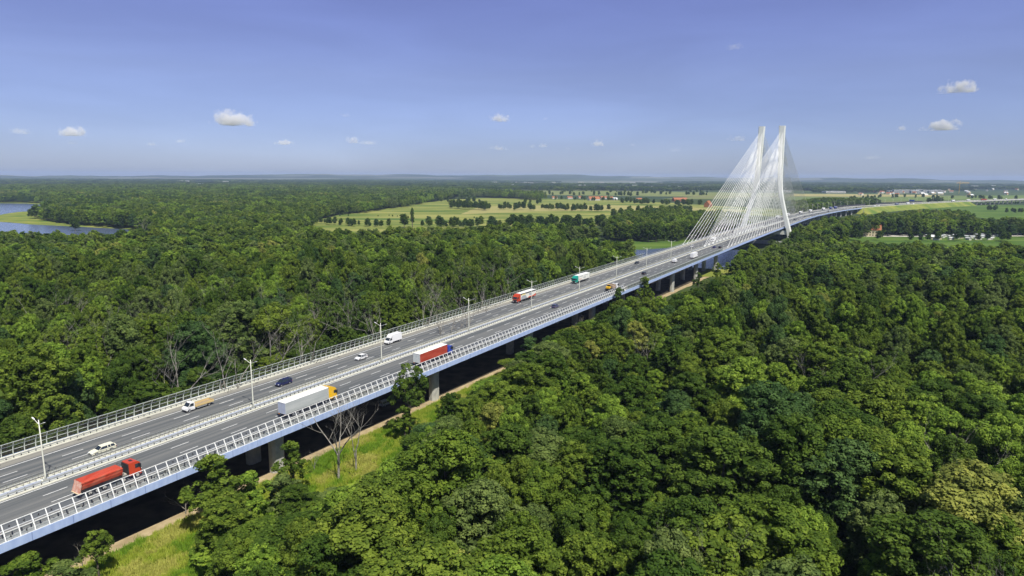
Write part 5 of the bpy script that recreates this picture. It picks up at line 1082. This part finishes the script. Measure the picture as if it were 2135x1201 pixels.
# ------------------------------------------------------------------ clouds, far above and beyond the haze
def cloud_mat():
    m = bpy.data.materials.new('cloud_vapour'); m.use_nodes = True; t = m.node_tree; N, Lk = t.nodes, t.links; N.remove(N['Principled BSDF'])
    tc = N.new('ShaderNodeTexCoord'); oi = N.new('ShaderNodeObjectInfo')
    n = N.new('ShaderNodeTexNoise'); n.noise_dimensions = '4D'; n.inputs['Scale'].default_value = 2.1; n.inputs['Detail'].default_value = 5; n.inputs['Roughness'].default_value = .6
    ml = N.new('ShaderNodeMath'); ml.operation = 'MULTIPLY'; ml.inputs[1].default_value = 40; Lk.new(oi.outputs['Random'], ml.inputs[0]); Lk.new(ml.outputs[0], n.inputs['W'])
    mp = N.new('ShaderNodeMapping'); mp.inputs['Scale'].default_value = (1.5, .8, .7); Lk.new(tc.outputs['Object'], mp.inputs[0]); Lk.new(mp.outputs[0], n.inputs['Vector'])
    ln = N.new('ShaderNodeVectorMath'); ln.operation = 'LENGTH'; Lk.new(tc.outputs['Object'], ln.inputs[0])
    a = N.new('ShaderNodeMath'); a.operation = 'MULTIPLY_ADD'; a.inputs[1].default_value = 2.6; a.inputs[2].default_value = -.75; Lk.new(n.outputs[0], a.inputs[0])
    s = N.new('ShaderNodeMath'); s.operation = 'SUBTRACT'; Lk.new(a.outputs[0], s.inputs[0]); Lk.new(ln.outputs['Value'], s.inputs[1])
    mr = N.new('ShaderNodeMapRange'); mr.inputs[1].default_value = -.12; mr.inputs[2].default_value = .35; mr.inputs[3].default_value = 0; mr.inputs[4].default_value = 1; Lk.new(s.outputs[0], mr.inputs[0])
    co = N.new('ShaderNodeAttribute'); co.attribute_type = 'OBJECT'; co.attribute_name = 'thickness'
    d = N.new('ShaderNodeMath'); d.operation = 'MULTIPLY'; Lk.new(mr.outputs[0], d.inputs[0]); Lk.new(co.outputs['Fac'], d.inputs[1])
    v = N.new('ShaderNodeVolumePrincipled'); v.inputs['Color'].default_value = (.97, .97, .97, 1); v.inputs['Anisotropy'].default_value = -0.35; Lk.new(d.outputs[0], v.inputs['Density']); Lk.new(v.outputs[0], N['Material Output'].inputs['Volume'])
    return m
CM = cloud_mat()
import bmesh
bm = bmesh.new(); bmesh.ops.create_icosphere(bm, subdivisions=3, radius=1.0)
for v in bm.verts:
    if v.co.z < -.35: v.co.z = -.35
cme = bpy.data.meshes.new('cloud'); bm.to_mesh(cme); bm.free(); cme.materials.append(CM)
CL = [(485, 248, 76, 34, 1.0, 'largest white cloud, a puffy heap high on the left'), (151, 275, 44, 22, .9, 'white cloud near the left edge'), (43, 274, 36, 14, .35, 'faint cloud at the far left'), (152, 297, 22, 9, .35, 'faint scrap below the left edge cloud'), (316, 300, 20, 9, .45, 'faint small cloud under and left of the largest cloud'), (376, 294, 18, 9, .5, 'small cloud just left below the largest cloud'),
      (593, 297, 34, 11, .8, 'flat oblong little cloud right of the largest cloud'), (720, 240, 20, 8, .3, 'very faint scrap high right of the largest cloud'), (735, 292, 26, 16, .8, 'small round cloud at the head of a thin streak'), (768, 297, 36, 10, .4, 'thin streak of cloud trailing right of a small round one'), (1043, 246, 38, 18, .95, 'bright white cloud high in the middle'), (1040, 309, 34, 10, .45, 'thin cloud low in the middle'),
      (1110, 305, 15, 8, .45, 'tiny cloud left of a slightly larger one low in the middle'), (1132, 303, 18, 10, .6, 'small cloud low in the middle, right one of two'), (1137, 247, 12, 8, .3, 'faint dot of cloud right of the bright middle cloud'), (1246, 299, 26, 14, .8, 'small bright cloud low right of the middle'), (1320, 302, 14, 7, .3, 'very faint low cloud left of the pylon'), (1184, 310, 14, 7, .3, 'faint scrap low between two small clouds'),
      (1531, 97, 32, 16, .28, 'faint thin cloud highest in the sky on the right'), (1536, 289, 36, 12, .4, 'faint cloud just left of the pylon tops'), (1408, 312, 24, 10, .25, 'pale wisp low left of the pylon'), (2001, 182, 62, 28, .85, 'rounded grey white cloud high at the right'), (1962, 261, 62, 26, .95, 'white cloud with a heap at its right end, right of the pylon'), (1880, 267, 20, 12, .8, 'small white cloud left of the heaped one at the right'), (1818, 328, 32, 10, .28, 'faint low streak right of the pylon')]
for px, py, wpx, hpx, dn, lb in CL:
    r = ray(px, py + hpx * .1); Y_ = 14000.0; t = Y_ / r.y; p = Vector((r.x * t, Y_, ZC + r.z * t)); k = Y_ / FPX
    o = link('cloud', cme, None, lb, 'cloud'); o.location = p; o.scale = (wpx * .72 * k, wpx * .45 * k, hpx * .80 * k); o.rotation_euler = (0, 0, math.atan2(-p.x, p.y) * .8); o['thickness'] = .011 * dn ** 1.4
# ------------------------------------------------------------------ haze: one even box of air
b = MB(); b.box(-20900, 20900, -1400, 17300, -1.5, 132); hz = b.build('haze', [], None, kind='stuff')
hz.data.materials.clear(); m = bpy.data.materials.new('haze_air'); m.use_nodes = True; N = m.node_tree.nodes; N.remove(N['Principled BSDF'])
v = N.new('ShaderNodeVolumePrincipled'); v.inputs['Color'].default_value = (.55, .68, 1.0, 1); v.inputs['Density'].default_value = 5.8e-5; v.inputs['Anisotropy'].default_value = 0.0
m.node_tree.links.new(v.outputs[0], N['Material Output'].inputs['Volume']); hz.data.materials.append(m)
hz['label'] = 'even pale blue summer haze over the plain'
